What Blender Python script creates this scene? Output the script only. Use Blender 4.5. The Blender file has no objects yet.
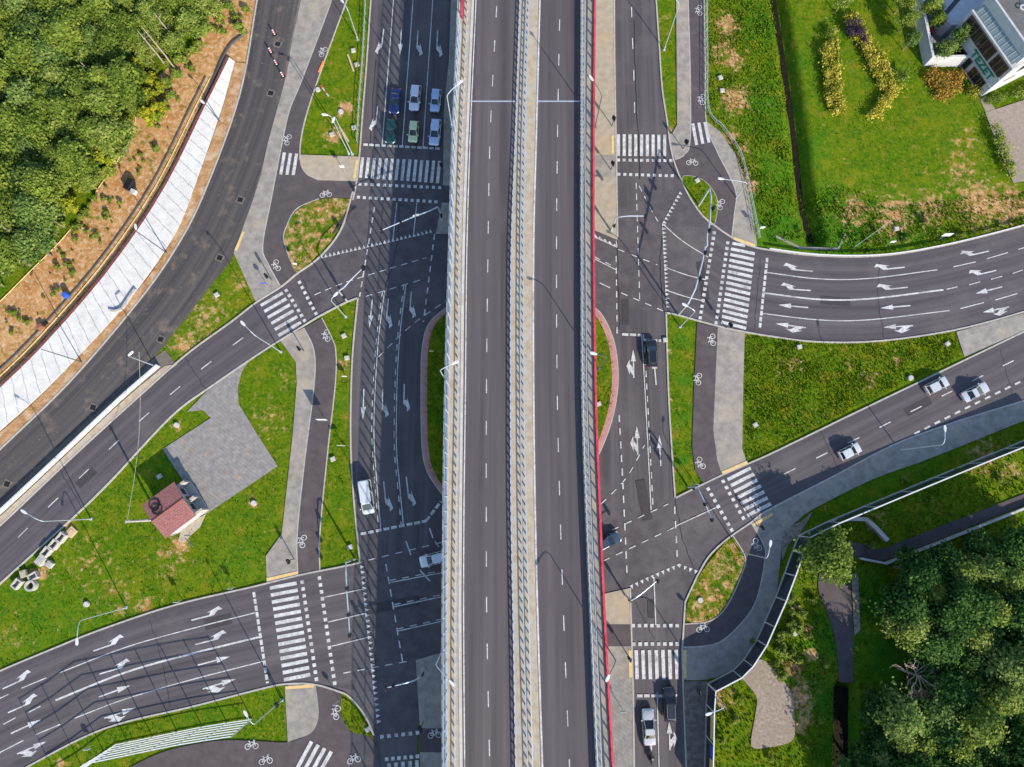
import bpy, bmesh, math, random
import numpy as np
from mathutils import Vector
from mathutils.geometry import tessellate_polygon
R = math.radians
random.seed(7); rng = np.random.default_rng(7)
sc = bpy.context.scene
COL = sc.collection

# ------------------------------------------------------------------ camera, sky, sun, exposure
CH, F, TH = 110.0, 700.0, R(9.3)              # height above the ground, focal length in pixels, tilt from straight down
CS, SN = math.cos(TH), math.sin(TH)
cd = bpy.data.cameras.new('camera'); cam = bpy.data.objects.new('camera', cd); COL.objects.link(cam)
cam.location = (0, 0, CH); cam.rotation_euler = (TH, 0, 0)
cd.sensor_width = 36; cd.lens = 36*F/1024; cd.clip_end = 3000; cd.clip_start = 1
sc.camera = cam
SUN_EL, SUN_X, SUN_Y = R(29), 0.53, -0.85     # the sun stands to the lower right; shadows fall to the upper left
w = bpy.data.worlds.new('World'); sc.world = w; w.use_nodes = True
nt = w.node_tree
sky = nt.nodes.new('ShaderNodeTexSky'); sky.sky_type = 'NISHITA'; sky.sun_disc = False
sky.sun_elevation = SUN_EL; sky.sun_rotation = math.atan2(SUN_X, SUN_Y)
sky.ozone_density = 2.0; sky.air_density = 1.0; sky.dust_density = 0.4
bg = nt.nodes['Background']; nt.links.new(sky.outputs[0], bg.inputs[0]); bg.inputs[1].default_value = 0.15
sl = bpy.data.lights.new('sun', 'SUN'); sl.energy = 3.9; sl.angle = R(0.5); sl.color = (1, 0.90, 0.77)
so = bpy.data.objects.new('sun', sl); COL.objects.link(so); so.location = (60, -90, 80)
so.rotation_euler = Vector((-SUN_X*math.cos(SUN_EL), -SUN_Y*math.cos(SUN_EL), -math.sin(SUN_EL))).to_track_quat('-Z', 'Y').to_euler()
sc.view_settings.view_transform = 'Standard'; sc.view_settings.look = 'None'
sc.view_settings.exposure = 1.02; sc.view_settings.gamma = 1
sc.render.engine = 'CYCLES'
sc.cycles.max_bounces = 6; sc.cycles.transparent_max_bounces = 12; sc.cycles.use_denoising = True

# ------------------------------------------------------------------ map helpers (photograph point -> place on the ground or at height z)
def P(px, py, z=0.0):
    u = (px-512)/F; v = (383.5-py)/F
    dx, dy, dz = u, SN+v*CS, -CS+v*SN
    t = (CH-z)/-dz
    return Vector((dx*t, dy*t, z))
def to_px(x, y, z=0.0):
    d = y*SN+(CH-z)*CS
    return 512+F*x/d, 383.5-F*(y*CS+(z-CH)*SN)/d
def cr(pts, n=6, closed=False):
    """smooth curve through points"""
    p = [np.array(a, float) for a in pts]; out = []; N = len(p)
    rngi = range(N if closed else N-1)
    for i in rngi:
        p0 = p[(i-1) % N] if closed or i > 0 else 2*p[0]-p[1]
        p1, p2 = p[i], p[(i+1) % N]
        p3 = p[(i+2) % N] if closed or i+2 < N else 2*p[-1]-p[-2]
        for k in range(n):
            t = k/n
            out.append(tuple(0.5*((2*p1)+(-p0+p2)*t+(2*p0-5*p1+4*p2-p3)*t*t+(-p0+3*p1-3*p2+p3)*t**3)))
    if not closed: out.append(tuple(p[-1]))
    return out

# ------------------------------------------------------------------ materials
def mat(name, c1, c2=None, scale=1.0, rough=0.8, detail=5, lo=0.35, hi=0.65, metallic=0.0, spec=0.3, bump=0.0, bscale=None,
        c3=None, s3=0.05, l3=0.5, h3=0.7, coat=0.0, stretch=None, attr=False, wear=None, joints=None):
    m = bpy.data.materials.new(name); m.use_nodes = True
    t = m.node_tree; b = t.nodes['Principled BSDF']
    b.inputs['Roughness'].default_value = rough; b.inputs['Metallic'].default_value = metallic
    b.inputs['Specular IOR Level'].default_value = spec
    if coat: b.inputs['Coat Weight'].default_value = coat; b.inputs['Coat Roughness'].default_value = 0.05
    m.diffuse_color = (*c1, 1)
    if c2 is None: c2 = tuple(min(1, c*1.12) for c in c1)
    geo = t.nodes.new('ShaderNodeNewGeometry'); src = geo.outputs['Position']
    if attr:
        cx = t.nodes.new('ShaderNodeCombineXYZ')
        for i_, (n_, k_) in enumerate((('u', 1.0), ('v', 0.012))):
            at = t.nodes.new('ShaderNodeAttribute'); at.attribute_name = n_; mu = t.nodes.new('ShaderNodeMath'); mu.operation = 'MULTIPLY'; mu.inputs[1].default_value = k_
            t.links.new(at.outputs['Fac'], mu.inputs[0]); t.links.new(mu.outputs[0], cx.inputs[i_])
        src2 = cx.outputs[0]
    elif stretch:
        mp = t.nodes.new('ShaderNodeMapping'); mp.inputs['Scale'].default_value = stretch
        t.links.new(src, mp.inputs[0]); src2 = mp.outputs[0]
    else: src2 = src
    def ramp(sc_, lo_, hi_, det=detail, s=src2):
        n = t.nodes.new('ShaderNodeTexNoise'); n.inputs['Scale'].default_value = sc_; n.inputs['Detail'].default_value = det
        n.inputs['Roughness'].default_value = 0.6
        t.links.new(s, n.inputs['Vector'])
        mr = t.nodes.new('ShaderNodeMapRange'); mr.inputs[1].default_value = lo_; mr.inputs[2].default_value = hi_
        mr.clamp = True
        t.links.new(n.outputs[0], mr.inputs[0]); return mr.outputs[0]
    def mix(fac, a, bb):
        x = t.nodes.new('ShaderNodeMix'); x.data_type = 'RGBA'
        t.links.new(fac, x.inputs['Factor'])
        for s, v in ((x.inputs[6], a), (x.inputs[7], bb)):
            if isinstance(v, tuple): s.default_value = (*v, 1)
            else: t.links.new(v, s)
        return x.outputs[2]
    col = mix(ramp(scale, lo, hi), c1, c2)
    if c3: col = mix(ramp(s3, l3, h3, 6, src), col, c3)
    if joints:
        bt = t.nodes.new('ShaderNodeTexBrick'); bt.inputs['Scale'].default_value = 1.0; bt.inputs['Brick Width'].default_value = joints[0]; bt.inputs['Row Height'].default_value = joints[1]; bt.inputs['Mortar Size'].default_value = joints[2]
        bt.inputs['Color1'].default_value = (0.92, 0.92, 0.92, 1); bt.inputs['Color2'].default_value = (1.03, 1.03, 1.03, 1); bt.inputs['Mortar'].default_value = (0.78, 0.78, 0.78, 1)
        rt = t.nodes.new('ShaderNodeVectorRotate'); rt.rotation_type = 'Z_AXIS'; rt.inputs['Angle'].default_value = joints[3]; t.links.new(src, rt.inputs['Vector']); t.links.new(rt.outputs[0], bt.inputs['Vector'])
        mm = t.nodes.new('ShaderNodeMix'); mm.data_type = 'RGBA'; mm.blend_type = 'MULTIPLY'; mm.inputs['Factor'].default_value = 1.0
        t.links.new(col, mm.inputs[6]); t.links.new(bt.outputs[0], mm.inputs[7]); col = mm.outputs[2]
    if wear: col = mix(ramp(wear[0], wear[1], wear[2], 8, src), col, wear[3])
    t.links.new(col, b.inputs['Base Color'])
    if bump:
        n = t.nodes.new('ShaderNodeTexNoise'); n.inputs['Scale'].default_value = bscale or scale*3; n.inputs['Detail'].default_value = 4
        t.links.new(src, n.inputs['Vector'])
        bp = t.nodes.new('ShaderNodeBump'); bp.inputs['Strength'].default_value = bump; bp.inputs['Distance'].default_value = 0.1
        t.links.new(n.outputs[0], bp.inputs['Height']); t.links.new(bp.outputs[0], b.inputs['Normal'])
    m['_t'] = 1
    return m
M = {}
M['asphalt'] = mat('asphalt', (0.0585, 0.0498, 0.0541), (0.0883, 0.0767, 0.0802), 0.55, 0.75, c3=(0.1214, 0.1042, 0.1008), s3=0.11, l3=0.50, h3=0.78, bump=0.15, bscale=8, wear=(1.7, 0.58, 0.72, (0.0497, 0.0435, 0.0499)))
M['asphalt_ns'] = mat('asphalt_lanes', (0.0563, 0.0481, 0.0522), (0.0994, 0.0870, 0.0899), 0.72, 0.75, detail=3, stretch=(1, 0.02, 1), lo=0.36, hi=0.68, c3=(0.1082, 0.0950, 0.0936), s3=0.12, l3=0.5, h3=0.78, bump=0.15, bscale=8, wear=(1.7, 0.60, 0.74, (0.0497, 0.0435, 0.0499)))
M['asphalt_lane'] = mat('asphalt_wheel_tracks', (0.0552, 0.0469, 0.0511), (0.1038, 0.0904, 0.0936), 0.75, 0.75, detail=3, attr=True, lo=0.36, hi=0.68, c3=(0.1104, 0.0973, 0.0960), s3=0.12, l3=0.52, h3=0.8, bump=0.15, bscale=8, wear=(1.7, 0.60, 0.74, (0.0508, 0.0446, 0.0511)))
M['asphalt_deck'] = mat('asphalt_deck', (0.0572, 0.0472, 0.0498), (0.1058, 0.0900, 0.0895), 0.80, 0.75, detail=3, stretch=(1, 0.008, 1), lo=0.34, hi=0.70, c3=(0.0778, 0.0658, 0.0680), s3=0.18, l3=0.48, h3=0.75, wear=(1.2, 0.64, 0.76, (0.0594, 0.0505, 0.0533)))
M['seal'] = mat('crack_seal', (0.022, 0.020, 0.021), None, 2, 0.6)
M['patch'] = mat('asphalt_patch', (0.040, 0.034, 0.036), (0.050, 0.043, 0.045), 1.5, 0.8)
M['asphalt_dusty'] = mat('asphalt_dusty', (0.040, 0.037, 0.040), (0.088, 0.077, 0.070), 0.85, 0.85, detail=3, attr=True, c3=(0.17, 0.13, 0.095), s3=0.35, l3=0.56, h3=0.76, wear=(2.2, 0.64, 0.72, (0.22, 0.17, 0.12)), bump=0.2, bscale=6)
M['asphalt_brown'] = mat('asphalt_brown', (0.12, 0.095, 0.078), (0.155, 0.13, 0.11), 0.7, 0.9)
M['cycle'] = mat('cycle_asphalt', (0.064, 0.051, 0.053), (0.084, 0.069, 0.070), 0.8, 0.85, c3=(0.105, 0.088, 0.083), s3=0.3, l3=0.55, h3=0.75)
M['paver'] = mat('paver', (0.20, 0.178, 0.152), (0.29, 0.262, 0.23), 0.8, 0.85, c3=(0.33, 0.28, 0.21), s3=0.25, l3=0.52, h3=0.72, wear=(3.0, 0.58, 0.72, (0.17, 0.15, 0.13)), bump=0.2, bscale=9)
M['paver_tan'] = mat('paver_tan', (0.29, 0.24, 0.175), (0.36, 0.305, 0.23), 1.0, 0.9, c3=(0.40, 0.29, 0.16), s3=0.22, l3=0.55, h3=0.75)
M['lot'] = mat('lot_pavers', (0.185, 0.172, 0.160), (0.26, 0.243, 0.222), 1.1, 0.85, c3=(0.36, 0.26, 0.16), s3=0.5, l3=0.58, h3=0.76, wear=(4.0, 0.58, 0.72, (0.15, 0.14, 0.135)), joints=(1.0, 0.5, 0.035, 0.6))
M['kerb'] = mat('kerb', (0.30, 0.275, 0.245), (0.40, 0.37, 0.335), 2, 0.85)
M['kerb_red'] = mat('kerb_red', (0.36, 0.17, 0.15), (0.43, 0.21, 0.19), 1.5, 0.85)
M['concrete'] = mat('concrete', (0.37, 0.355, 0.33), (0.46, 0.445, 0.42), 1.1, 0.85, c3=(0.33, 0.29, 0.24), s3=0.5, l3=0.55, h3=0.8)
M['deck_grey'] = mat('deck_grey', (0.20, 0.185, 0.165), (0.27, 0.25, 0.22), 1.1, 0.9, c3=(0.32, 0.27, 0.20), s3=0.25, l3=0.5, h3=0.65)
M['deck_tan'] = mat('deck_tan', (0.30, 0.235, 0.16), (0.40, 0.33, 0.235), 1.1, 0.9, c3=(0.36, 0.33, 0.28), s3=0.6, l3=0.45, h3=0.7)
M['white_paint'] = mat('road_paint', (0.42, 0.41, 0.395), (0.56, 0.55, 0.535), 1.6, 0.7, c3=(0.27, 0.255, 0.245), s3=0.45, l3=0.48, h3=0.72, wear=(4.0, 0.54, 0.70, (0.15, 0.138, 0.134)))
M['tactile'] = mat('tactile_yellow', (0.52, 0.35, 0.14), (0.60, 0.44, 0.20), 2, 0.85)
M['gravel'] = mat('gravel', (0.20, 0.155, 0.115), (0.31, 0.25, 0.19), 2.5, 0.95, c3=(0.23, 0.18, 0.14), s3=0.25, l3=0.45, h3=0.7, bump=0.5, bscale=5)
M['dirt_dark'] = mat('dirt_dark', (0.10, 0.085, 0.07), (0.20, 0.18, 0.16), 1.2, 0.95, bump=0.5, bscale=3)
M['earth'] = mat('earth', (0.27, 0.135, 0.05), (0.42, 0.25, 0.12), 0.9, 0.95, c3=(0.46, 0.33, 0.21), s3=0.5, l3=0.5, h3=0.66, bump=0.8, bscale=2.5)
M['rubble'] = mat('rubble', (0.12, 0.11, 0.10), (0.30, 0.24, 0.18), 2.5, 0.95, bump=0.6, bscale=4)
M['white_slab'] = mat('white_slab', (0.44, 0.43, 0.41), (0.53, 0.52, 0.50), 0.9, 0.85, c3=(0.34, 0.325, 0.30), s3=0.5, l3=0.6, h3=0.85, bump=0.3, bscale=3)
M['seam'] = mat('seam', (0.28, 0.27, 0.25))
M['formwork'] = mat('formwork', (0.14, 0.035, 0.03), (0.20, 0.06, 0.045), 2)
M['yellow_pipe'] = mat('yellow_pipe', (0.46, 0.33, 0.13), (0.55, 0.44, 0.24), 3)
M['dark_pipe'] = mat('dark_pipe', (0.05, 0.055, 0.065))
M['steel'] = mat('galvanised', (0.42, 0.47, 0.52), (0.52, 0.57, 0.62), 3, 0.45, metallic=0.5)
M['steel_blue'] = mat('steel_blue', (0.30, 0.36, 0.43), (0.36, 0.42, 0.48), 3, 0.45, metallic=0.3)
M['white_steel'] = mat('white_steel', (0.48, 0.48, 0.48), (0.56, 0.56, 0.56), 2, 0.5)
M['dark_steel'] = mat('dark_steel', (0.06, 0.065, 0.075), None, 2, 0.5)
M['black'] = mat('black_plastic', (0.012, 0.012, 0.013), None, 2, 0.5)
M['red'] = mat('red_paint', (0.42, 0.022, 0.045), (0.56, 0.05, 0.075), 0.6, 0.55, wear=(1.5, 0.56, 0.72, (0.42, 0.14, 0.15)))
M['orange'] = mat('orange_paint', (0.75, 0.20, 0.06))
M['white'] = mat('white_wall', (0.36, 0.36, 0.365), (0.43, 0.43, 0.435), 0.8, 0.7)
M['grey_roof'] = mat('roof_felt', (0.10, 0.095, 0.095), (0.13, 0.125, 0.12), 1.2, 0.9)
M['pale_roof'] = mat('pale_roof', (0.36, 0.37, 0.40), (0.43, 0.44, 0.47), 0.6, 0.8)
M['teal'] = mat('teal_panels', (0.13, 0.17, 0.17), (0.17, 0.21, 0.21), 1, 0.5)
M['mullion'] = mat('mullion_brown', (0.16, 0.07, 0.04))
M['green_sign'] = mat('sign_green', (0.005, 0.14, 0.075))
M['window_dark'] = mat('window_dark', (0.015, 0.018, 0.022), None, 2, 0.08, spec=0.6)
M['panel_dark'] = mat('panel_dark', (0.016, 0.022, 0.032), (0.026, 0.034, 0.045), 1, 0.12, spec=0.6)
M['tile'] = mat('roof_tile', (0.23, 0.092, 0.082), (0.31, 0.130, 0.118), 2.5, 0.8, bump=0.4, bscale=6, joints=(0.45, 0.38, 0.07, -0.6))
M['rust'] = mat('oxide', (0.20, 0.07, 0.045))
M['cover'] = mat('cover_concrete', (0.30, 0.278, 0.25), (0.42, 0.395, 0.355), 3)
M['blue_plastic'] = mat('blue_plastic', (0.02, 0.09, 0.42))
M['tyre'] = mat('tyre', (0.012, 0.012, 0.012), None, 2, 0.85)
M['rim'] = mat('rim', (0.45, 0.45, 0.46), None, 2, 0.35, metallic=0.8)
M['glass_dark'] = mat('car_glass', (0.010, 0.014, 0.018), None, 2, 0.06, spec=0.7)
M['lamp_white'] = mat('lamp_lens', (0.75, 0.76, 0.78), None, 2, 0.2)
M['lamp_red'] = mat('tail_lens', (0.45, 0.015, 0.02), None, 2, 0.25)
M['skin'] = mat('skin', (0.5, 0.32, 0.24))
M['cloth'] = mat('dark_cloth', (0.02, 0.022, 0.03))
M['bark'] = mat('bark', (0.16, 0.115, 0.08), (0.24, 0.18, 0.13), 3, 0.9)
M['dead_bark'] = mat('dead_bark', (0.25, 0.20, 0.16), (0.34, 0.28, 0.23), 3, 0.9)
M['water'] = mat('ditch_water', (0.010, 0.008, 0.006), (0.022, 0.017, 0.011), 2, 0.7, spec=0.05)
M['wood'] = mat('wood', (0.42, 0.30, 0.17), (0.52, 0.39, 0.24), 3, 0.85)
M['tile_pave'] = mat('brick_pave', (0.22, 0.175, 0.14), (0.29, 0.235, 0.19), 2, 0.9)
def carpaint(n, c): 
    if n not in M: M[n] = mat(n, c, c, 1, 0.32, metallic=0.15, spec=0.5, coat=0.7)
    return M[n]
def glass_panel():
    m = bpy.data.materials.new('clear_panel'); m.use_nodes = True; t = m.node_tree; t.nodes.clear()
    o = t.nodes.new('ShaderNodeOutputMaterial'); a = t.nodes.new('ShaderNodeBsdfTransparent'); a.inputs[0].default_value = (0.86, 0.90, 0.92, 1)
    g = t.nodes.new('ShaderNodeBsdfGlossy'); g.inputs['Roughness'].default_value = 0.05
    x = t.nodes.new('ShaderNodeMixShader'); x.inputs[0].default_value = 0.035
    t.links.new(a.outputs[0], x.inputs[1]); t.links.new(g.outputs[0], x.inputs[2]); t.links.new(x.outputs[0], o.inputs[0])
    return m
M['clear'] = glass_panel()

def leaf_mat(name, cols, rnd=0.25):
    """foliage: colour from a per-leaf tint attribute, a little light passing through"""
    m = bpy.data.materials.new(name); m.use_nodes = True; t = m.node_tree
    b = t.nodes['Principled BSDF']; b.inputs['Roughness'].default_value = 0.7; b.inputs['Specular IOR Level'].default_value = 0.04
    at = t.nodes.new('ShaderNodeAttribute'); at.attribute_name = 'tint'
    oi = t.nodes.new('ShaderNodeObjectInfo')
    ad = t.nodes.new('ShaderNodeMath'); ad.operation = 'MULTIPLY_ADD'; ad.inputs[1].default_value = rnd; ad.inputs[2].default_value = -rnd/2
    t.links.new(oi.outputs['Random'], ad.inputs[0])
    a2 = t.nodes.new('ShaderNodeMath'); a2.operation = 'ADD'; t.links.new(at.outputs['Fac'], a2.inputs[0]); t.links.new(ad.outputs[0], a2.inputs[1])
    cr_ = t.nodes.new('ShaderNodeValToRGB'); e = cr_.color_ramp.elements
    while len(e) < len(cols): e.new(0.5)
    for i, c in enumerate(cols): e[i].position = i/(len(cols)-1); e[i].color = (*c, 1)
    t.links.new(a2.outputs[0], cr_.inputs[0]); t.links.new(cr_.outputs[0], b.inputs['Base Color'])
    tr = t.nodes.new('ShaderNodeBsdfTranslucent'); t.links.new(cr_.outputs[0], tr.inputs[0])
    x = t.nodes.new('ShaderNodeMixShader'); x.inputs[0].default_value = 0.25
    t.links.new(b.outputs[0], x.inputs[1]); t.links.new(tr.outputs[0], x.inputs[2]); t.links.new(x.outputs[0], t.nodes['Material Output'].inputs[0])
    return m
M['leaf'] = leaf_mat('leaf_green', [(0.052, 0.088, 0.012), (0.110, 0.165, 0.022), (0.185, 0.240, 0.038), (0.27, 0.31, 0.05)])
M['leaf_cool'] = leaf_mat('leaf_cool_green', [(0.036, 0.074, 0.016), (0.080, 0.142, 0.030), (0.140, 0.208, 0.048), (0.22, 0.275, 0.07)])
M['leaf_light'] = leaf_mat('leaf_light_green', [(0.07, 0.12, 0.018), (0.14, 0.20, 0.03), (0.23, 0.28, 0.055), (0.33, 0.35, 0.10)])
M['leaf_yellow'] = leaf_mat('leaf_yellow', [(0.07, 0.12, 0.014), (0.15, 0.20, 0.016), (0.27, 0.28, 0.018), (0.44, 0.37, 0.02)])
M['leaf_gold'] = leaf_mat('leaf_gold', [(0.05, 0.10, 0.012), (0.24, 0.24, 0.025), (0.52, 0.41, 0.05), (0.64, 0.52, 0.12)])
M['leaf_rust'] = leaf_mat('leaf_rust', [(0.16, 0.08, 0.05), (0.24, 0.12, 0.08), (0.30, 0.17, 0.11)])
M['leaf_rustgold'] = leaf_mat('leaf_rust_gold', [(0.07, 0.10, 0.015), (0.30, 0.17, 0.03), (0.44, 0.26, 0.05), (0.56, 0.42, 0.06)])
M['leaf_purple'] = leaf_mat('leaf_purple', [(0.03, 0.02, 0.035), (0.06, 0.04, 0.06), (0.11, 0.08, 0.10)])
M['leaf_red'] = leaf_mat('leaf_red', [(0.05, 0.008, 0.015), (0.12, 0.015, 0.03), (0.16, 0.03, 0.04)])

def grass_mat(name='grass', bias=0.0):
    m = bpy.data.materials.new(name); m.use_nodes = True; t = m.node_tree
    b = t.nodes['Principled BSDF']; b.inputs['Roughness'].default_value = 0.85; b.inputs['Specular IOR Level'].default_value = 0.0
    geo = t.nodes.new('ShaderNodeNewGeometry')
    def noise(s, lo, hi, det=6):
        n = t.nodes.new('ShaderNodeTexNoise'); n.inputs['Scale'].default_value = s; n.inputs['Detail'].default_value = det; n.inputs['Roughness'].default_value = 0.68
        t.links.new(geo.outputs['Position'], n.inputs['Vector'])
        r = t.nodes.new('ShaderNodeMapRange'); r.inputs[1].default_value = lo; r.inputs[2].default_value = hi
        t.links.new(n.outputs[0], r.inputs[0]); return r.outputs[0]
    def mix(f, a, c):
        x = t.nodes.new('ShaderNodeMix'); x.data_type = 'RGBA'; t.links.new(f, x.inputs['Factor'])
        for s, v in ((x.inputs[6], a), (x.inputs[7], c)):
            if isinstance(v, tuple): s.default_value = (*v, 1)
            else: t.links.new(v, s)
        return x.outputs[2]
    c = mix(noise(0.10, 0.38, 0.62), (0.060, 0.126, 0.004), (0.128, 0.160, 0.006))
    c = mix(noise(0.55, 0.40, 0.62), c, (0.034, 0.098, 0.005))
    c = mix(noise(1.9, 0.46, 0.68), c, (0.150, 0.180, 0.010))
    c = mix(noise(5.0, 0.52, 0.70), c, (0.036, 0.092, 0.005))
    c = mix(noise(0.33, 0.54, 0.72), c, (0.190, 0.165, 0.014))
    c = mix(noise(0.75, 0.60, 0.70), c, (0.24, 0.165, 0.035))
    lu = t.nodes.new('ShaderNodeAttribute'); lu.attribute_name = 'lush'
    c = mix(lu.outputs['Fac'], c, (0.026, 0.138, 0.010))
    tp = t.nodes.new('ShaderNodeAttribute'); tp.attribute_name = 'tip'; c = mix(tp.outputs['Fac'], c, (0.16, 0.235, 0.012))
    at = t.nodes.new('ShaderNodeAttribute'); at.attribute_name = 'dry'
    nz = noise(0.9, 0.3, 0.7)
    a0 = t.nodes.new('ShaderNodeMath'); a0.operation = 'ADD'; t.links.new(at.outputs['Fac'], a0.inputs[0]); a0.inputs[1].default_value = bias
    ad = t.nodes.new('ShaderNodeMath'); ad.operation = 'ADD'; t.links.new(a0.outputs[0], ad.inputs[0]); t.links.new(nz, ad.inputs[1])
    r = t.nodes.new('ShaderNodeMapRange'); r.inputs[1].default_value = 0.80; r.inputs[2].default_value = 1.20; t.links.new(ad.outputs[0], r.inputs[0])
    soil = mix(noise(0.45, 0.38, 0.60), (0.30, 0.135, 0.040), (0.43, 0.235, 0.095))
    soil = mix(noise(1.5, 0.48, 0.64), soil, (0.50, 0.36, 0.22))
    soil = mix(noise(0.8, 0.60, 0.72), soil, (0.20, 0.10, 0.045))
    c = mix(r.outputs[0], c, soil)
    t.links.new(c, b.inputs['Base Color'])
    return m
M['grass_patchy'] = grass_mat('grass_patchy', 0.42)
M['grass'] = grass_mat()

# ------------------------------------------------------------------ mesh helpers
def tag(o, label=None, cat=None, group=None, kind=None):
    if label: o['label'] = label
    if cat: o['category'] = cat
    if group: o['group'] = group
    if kind: o['kind'] = kind
    return o
def thing(name, label, cat, loc=(0, 0, 0), group=None, rz=0):
    o = bpy.data.objects.new(name, None); COL.objects.link(o); o.location = loc; o.rotation_euler = (0, 0, rz)
    o.empty_display_size = 0.3
    return tag(o, label, cat, group)
def wloc(o):
    v = Vector((0, 0, 0))
    while o: v = v+Vector(o.location); o = o.parent
    return v
class MB:
    def __init__(s): s.v = []; s.f = []
    def add(s, vs, fs):
        n = len(s.v); s.v += [tuple(a) for a in vs]; s.f += [tuple(i+n for i in f) for f in fs]; return s
    def box(s, c, d, rz=0, taper=1.0, tilt=None):
        hx, hy, hz = d[0]/2, d[1]/2, d[2]/2; cz, sz = math.cos(rz), math.sin(rz); vs = []
        for z, k in ((-hz, 1), (hz, taper)):
            for x, y in ((-hx, -hy), (hx, -hy), (hx, hy), (-hx, hy)):
                x2, y2 = x*k, y*k; vs.append((c[0]+x2*cz-y2*sz, c[1]+x2*sz+y2*cz, c[2]+z))
        return s.add(vs, [(3, 2, 1, 0), (4, 5, 6, 7), (0, 1, 5, 4), (1, 2, 6, 5), (2, 3, 7, 6), (3, 0, 4, 7)])
    def hexa(s, bot, top):
        return s.add(list(bot)+list(top), [(3, 2, 1, 0), (4, 5, 6, 7), (0, 1, 5, 4), (1, 2, 6, 5), (2, 3, 7, 6), (3, 0, 4, 7)])
    def tube(s, pts, r, n=8, cap=True):
        pts = [Vector(p) for p in pts]; rs = r if isinstance(r, (list, tuple)) else [r]*len(pts)
        base = len(s.v); prev = None
        for i, p in enumerate(pts):
            a = pts[max(0, i-1)]; b = pts[min(len(pts)-1, i+1)]; d = (b-a)
            d = d.normalized() if d.length > 1e-9 else Vector((0, 0, 1))
            if prev is None or abs(prev.dot(d)) > 0.98:
                up = Vector((0, 0, 1)) if abs(d.z) < 0.9 else Vector((1, 0, 0)); prev = d.cross(up).normalized()
            x = (prev-d*prev.dot(d)).normalized(); y = d.cross(x); prev = x
            for k in range(n):
                an = 2*math.pi*k/n; s.v.append(tuple(p+(x*math.cos(an)+y*math.sin(an))*rs[i]))
        for i in range(len(pts)-1):
            for k in range(n):
                k2 = (k+1) % n; s.f.append((base+i*n+k, base+i*n+k2, base+(i+1)*n+k2, base+(i+1)*n+k))
        if cap:
            s.f.append(tuple(base+k for k in range(n))[::-1]); s.f.append(tuple(base+(len(pts)-1)*n+k for k in range(n)))
        return s
    def disc(s, c, r, n=16, z=None):
        b = len(s.v); s.v += [(c[0]+r*math.cos(2*math.pi*k/n), c[1]+r*math.sin(2*math.pi*k/n), c[2]) for k in range(n)]
        s.f.append(tuple(range(b, b+n))); return s
    def ring(s, c, r0, r1, n=20):
        b = len(s.v)
        for k in range(n):
            a = 2*math.pi*k/n
            for r in (r0, r1): s.v.append((c[0]+r*math.cos(a), c[1]+r*math.sin(a), c[2]))
        for k in range(n):
            k2 = (k+1) % n; s.f.append((b+2*k, b+2*k+1, b+2*k2+1, b+2*k2))
        return s
    def quad(s, a, b, c, d): return s.add([a, b, c, d], [(0, 1, 2, 3)])
    def poly(s, pts2, z0, z1=None):
        """flat polygon at height z0, or a slab from z1 up to z0"""
        pts = [Vector((p[0], p[1], 0)) for p in pts2]
        area = sum(pts[i].x*pts[(i+1) % len(pts)].y-pts[(i+1) % len(pts)].x*pts[i].y for i in range(len(pts)))
        if area < 0: pts = pts[::-1]
        tr = tessellate_polygon([pts]); b = len(s.v); n = len(pts)
        s.v += [(p.x, p.y, z0) for p in pts]
        for a in tr:
            p0, p1, p2 = (pts[i] for i in a)
            if (p1-p0).cross(p2-p0).z < 0: a = a[::-1]
            s.f.append(tuple(i+b for i in a))
        if z1 is not None:
            s.v += [(p.x, p.y, z1) for p in pts]
            for i in range(n):
                j = (i+1) % n; s.f.append((b+n+i, b+n+j, b+j, b+i))
        return s
    def ribbon(s, pts, w, z=None, dz=0):
        """flat strip along points"""
        pts = [Vector(p) if len(p) == 3 else Vector((p[0], p[1], z)) for p in pts]
        b = len(s.v); n = len(pts)
        for i, p in enumerate(pts):
            d = pts[min(n-1, i+1)]-pts[max(0, i-1)]; d.z = 0; d = d.normalized() if d.length > 1e-9 else Vector((1, 0, 0))
            nrm = Vector((-d.y, d.x, 0))*(w/2); zz = p.z if z is None else z
            s.v += [(p.x-nrm.x, p.y-nrm.y, zz+dz), (p.x+nrm.x, p.y+nrm.y, zz+dz)]
        for i in range(n-1): s.f.append((b+2*i, b+2*i+2, b+2*i+3, b+2*i+1))
        return s
    def wall(s, pts, w, z0, z1, closed=False):
        """box-section strip along points (z0, z1 relative to each point's z)"""
        pts = [Vector(p) if len(p) == 3 else Vector((p[0], p[1], 0)) for p in pts]
        n = len(pts); b = len(s.v)
        for i, p in enumerate(pts):
            if closed: d = pts[(i+1) % n]-pts[i-1]
            else: d = pts[min(n-1, i+1)]-pts[max(0, i-1)]
            d.z = 0; d = d.normalized() if d.length > 1e-9 else Vector((1, 0, 0)); q = Vector((-d.y, d.x, 0))*(w/2)
            s.v += [(p.x-q.x, p.y-q.y, p.z+z0), (p.x+q.x, p.y+q.y, p.z+z0), (p.x+q.x, p.y+q.y, p.z+z1), (p.x-q.x, p.y-q.y, p.z+z1)]
        for i in range(n if closed else n-1):
            a, c = b+4*i, b+4*((i+1) % n)
            for k in range(4): s.f.append((a+k, c+k, c+(k+1) % 4, a+(k+1) % 4)[::-1])
        if not closed:
            s.f.append((b, b+1, b+2, b+3)); e = b+4*(n-1); s.f.append((e+3, e+2, e+1, e))
        return s
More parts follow.
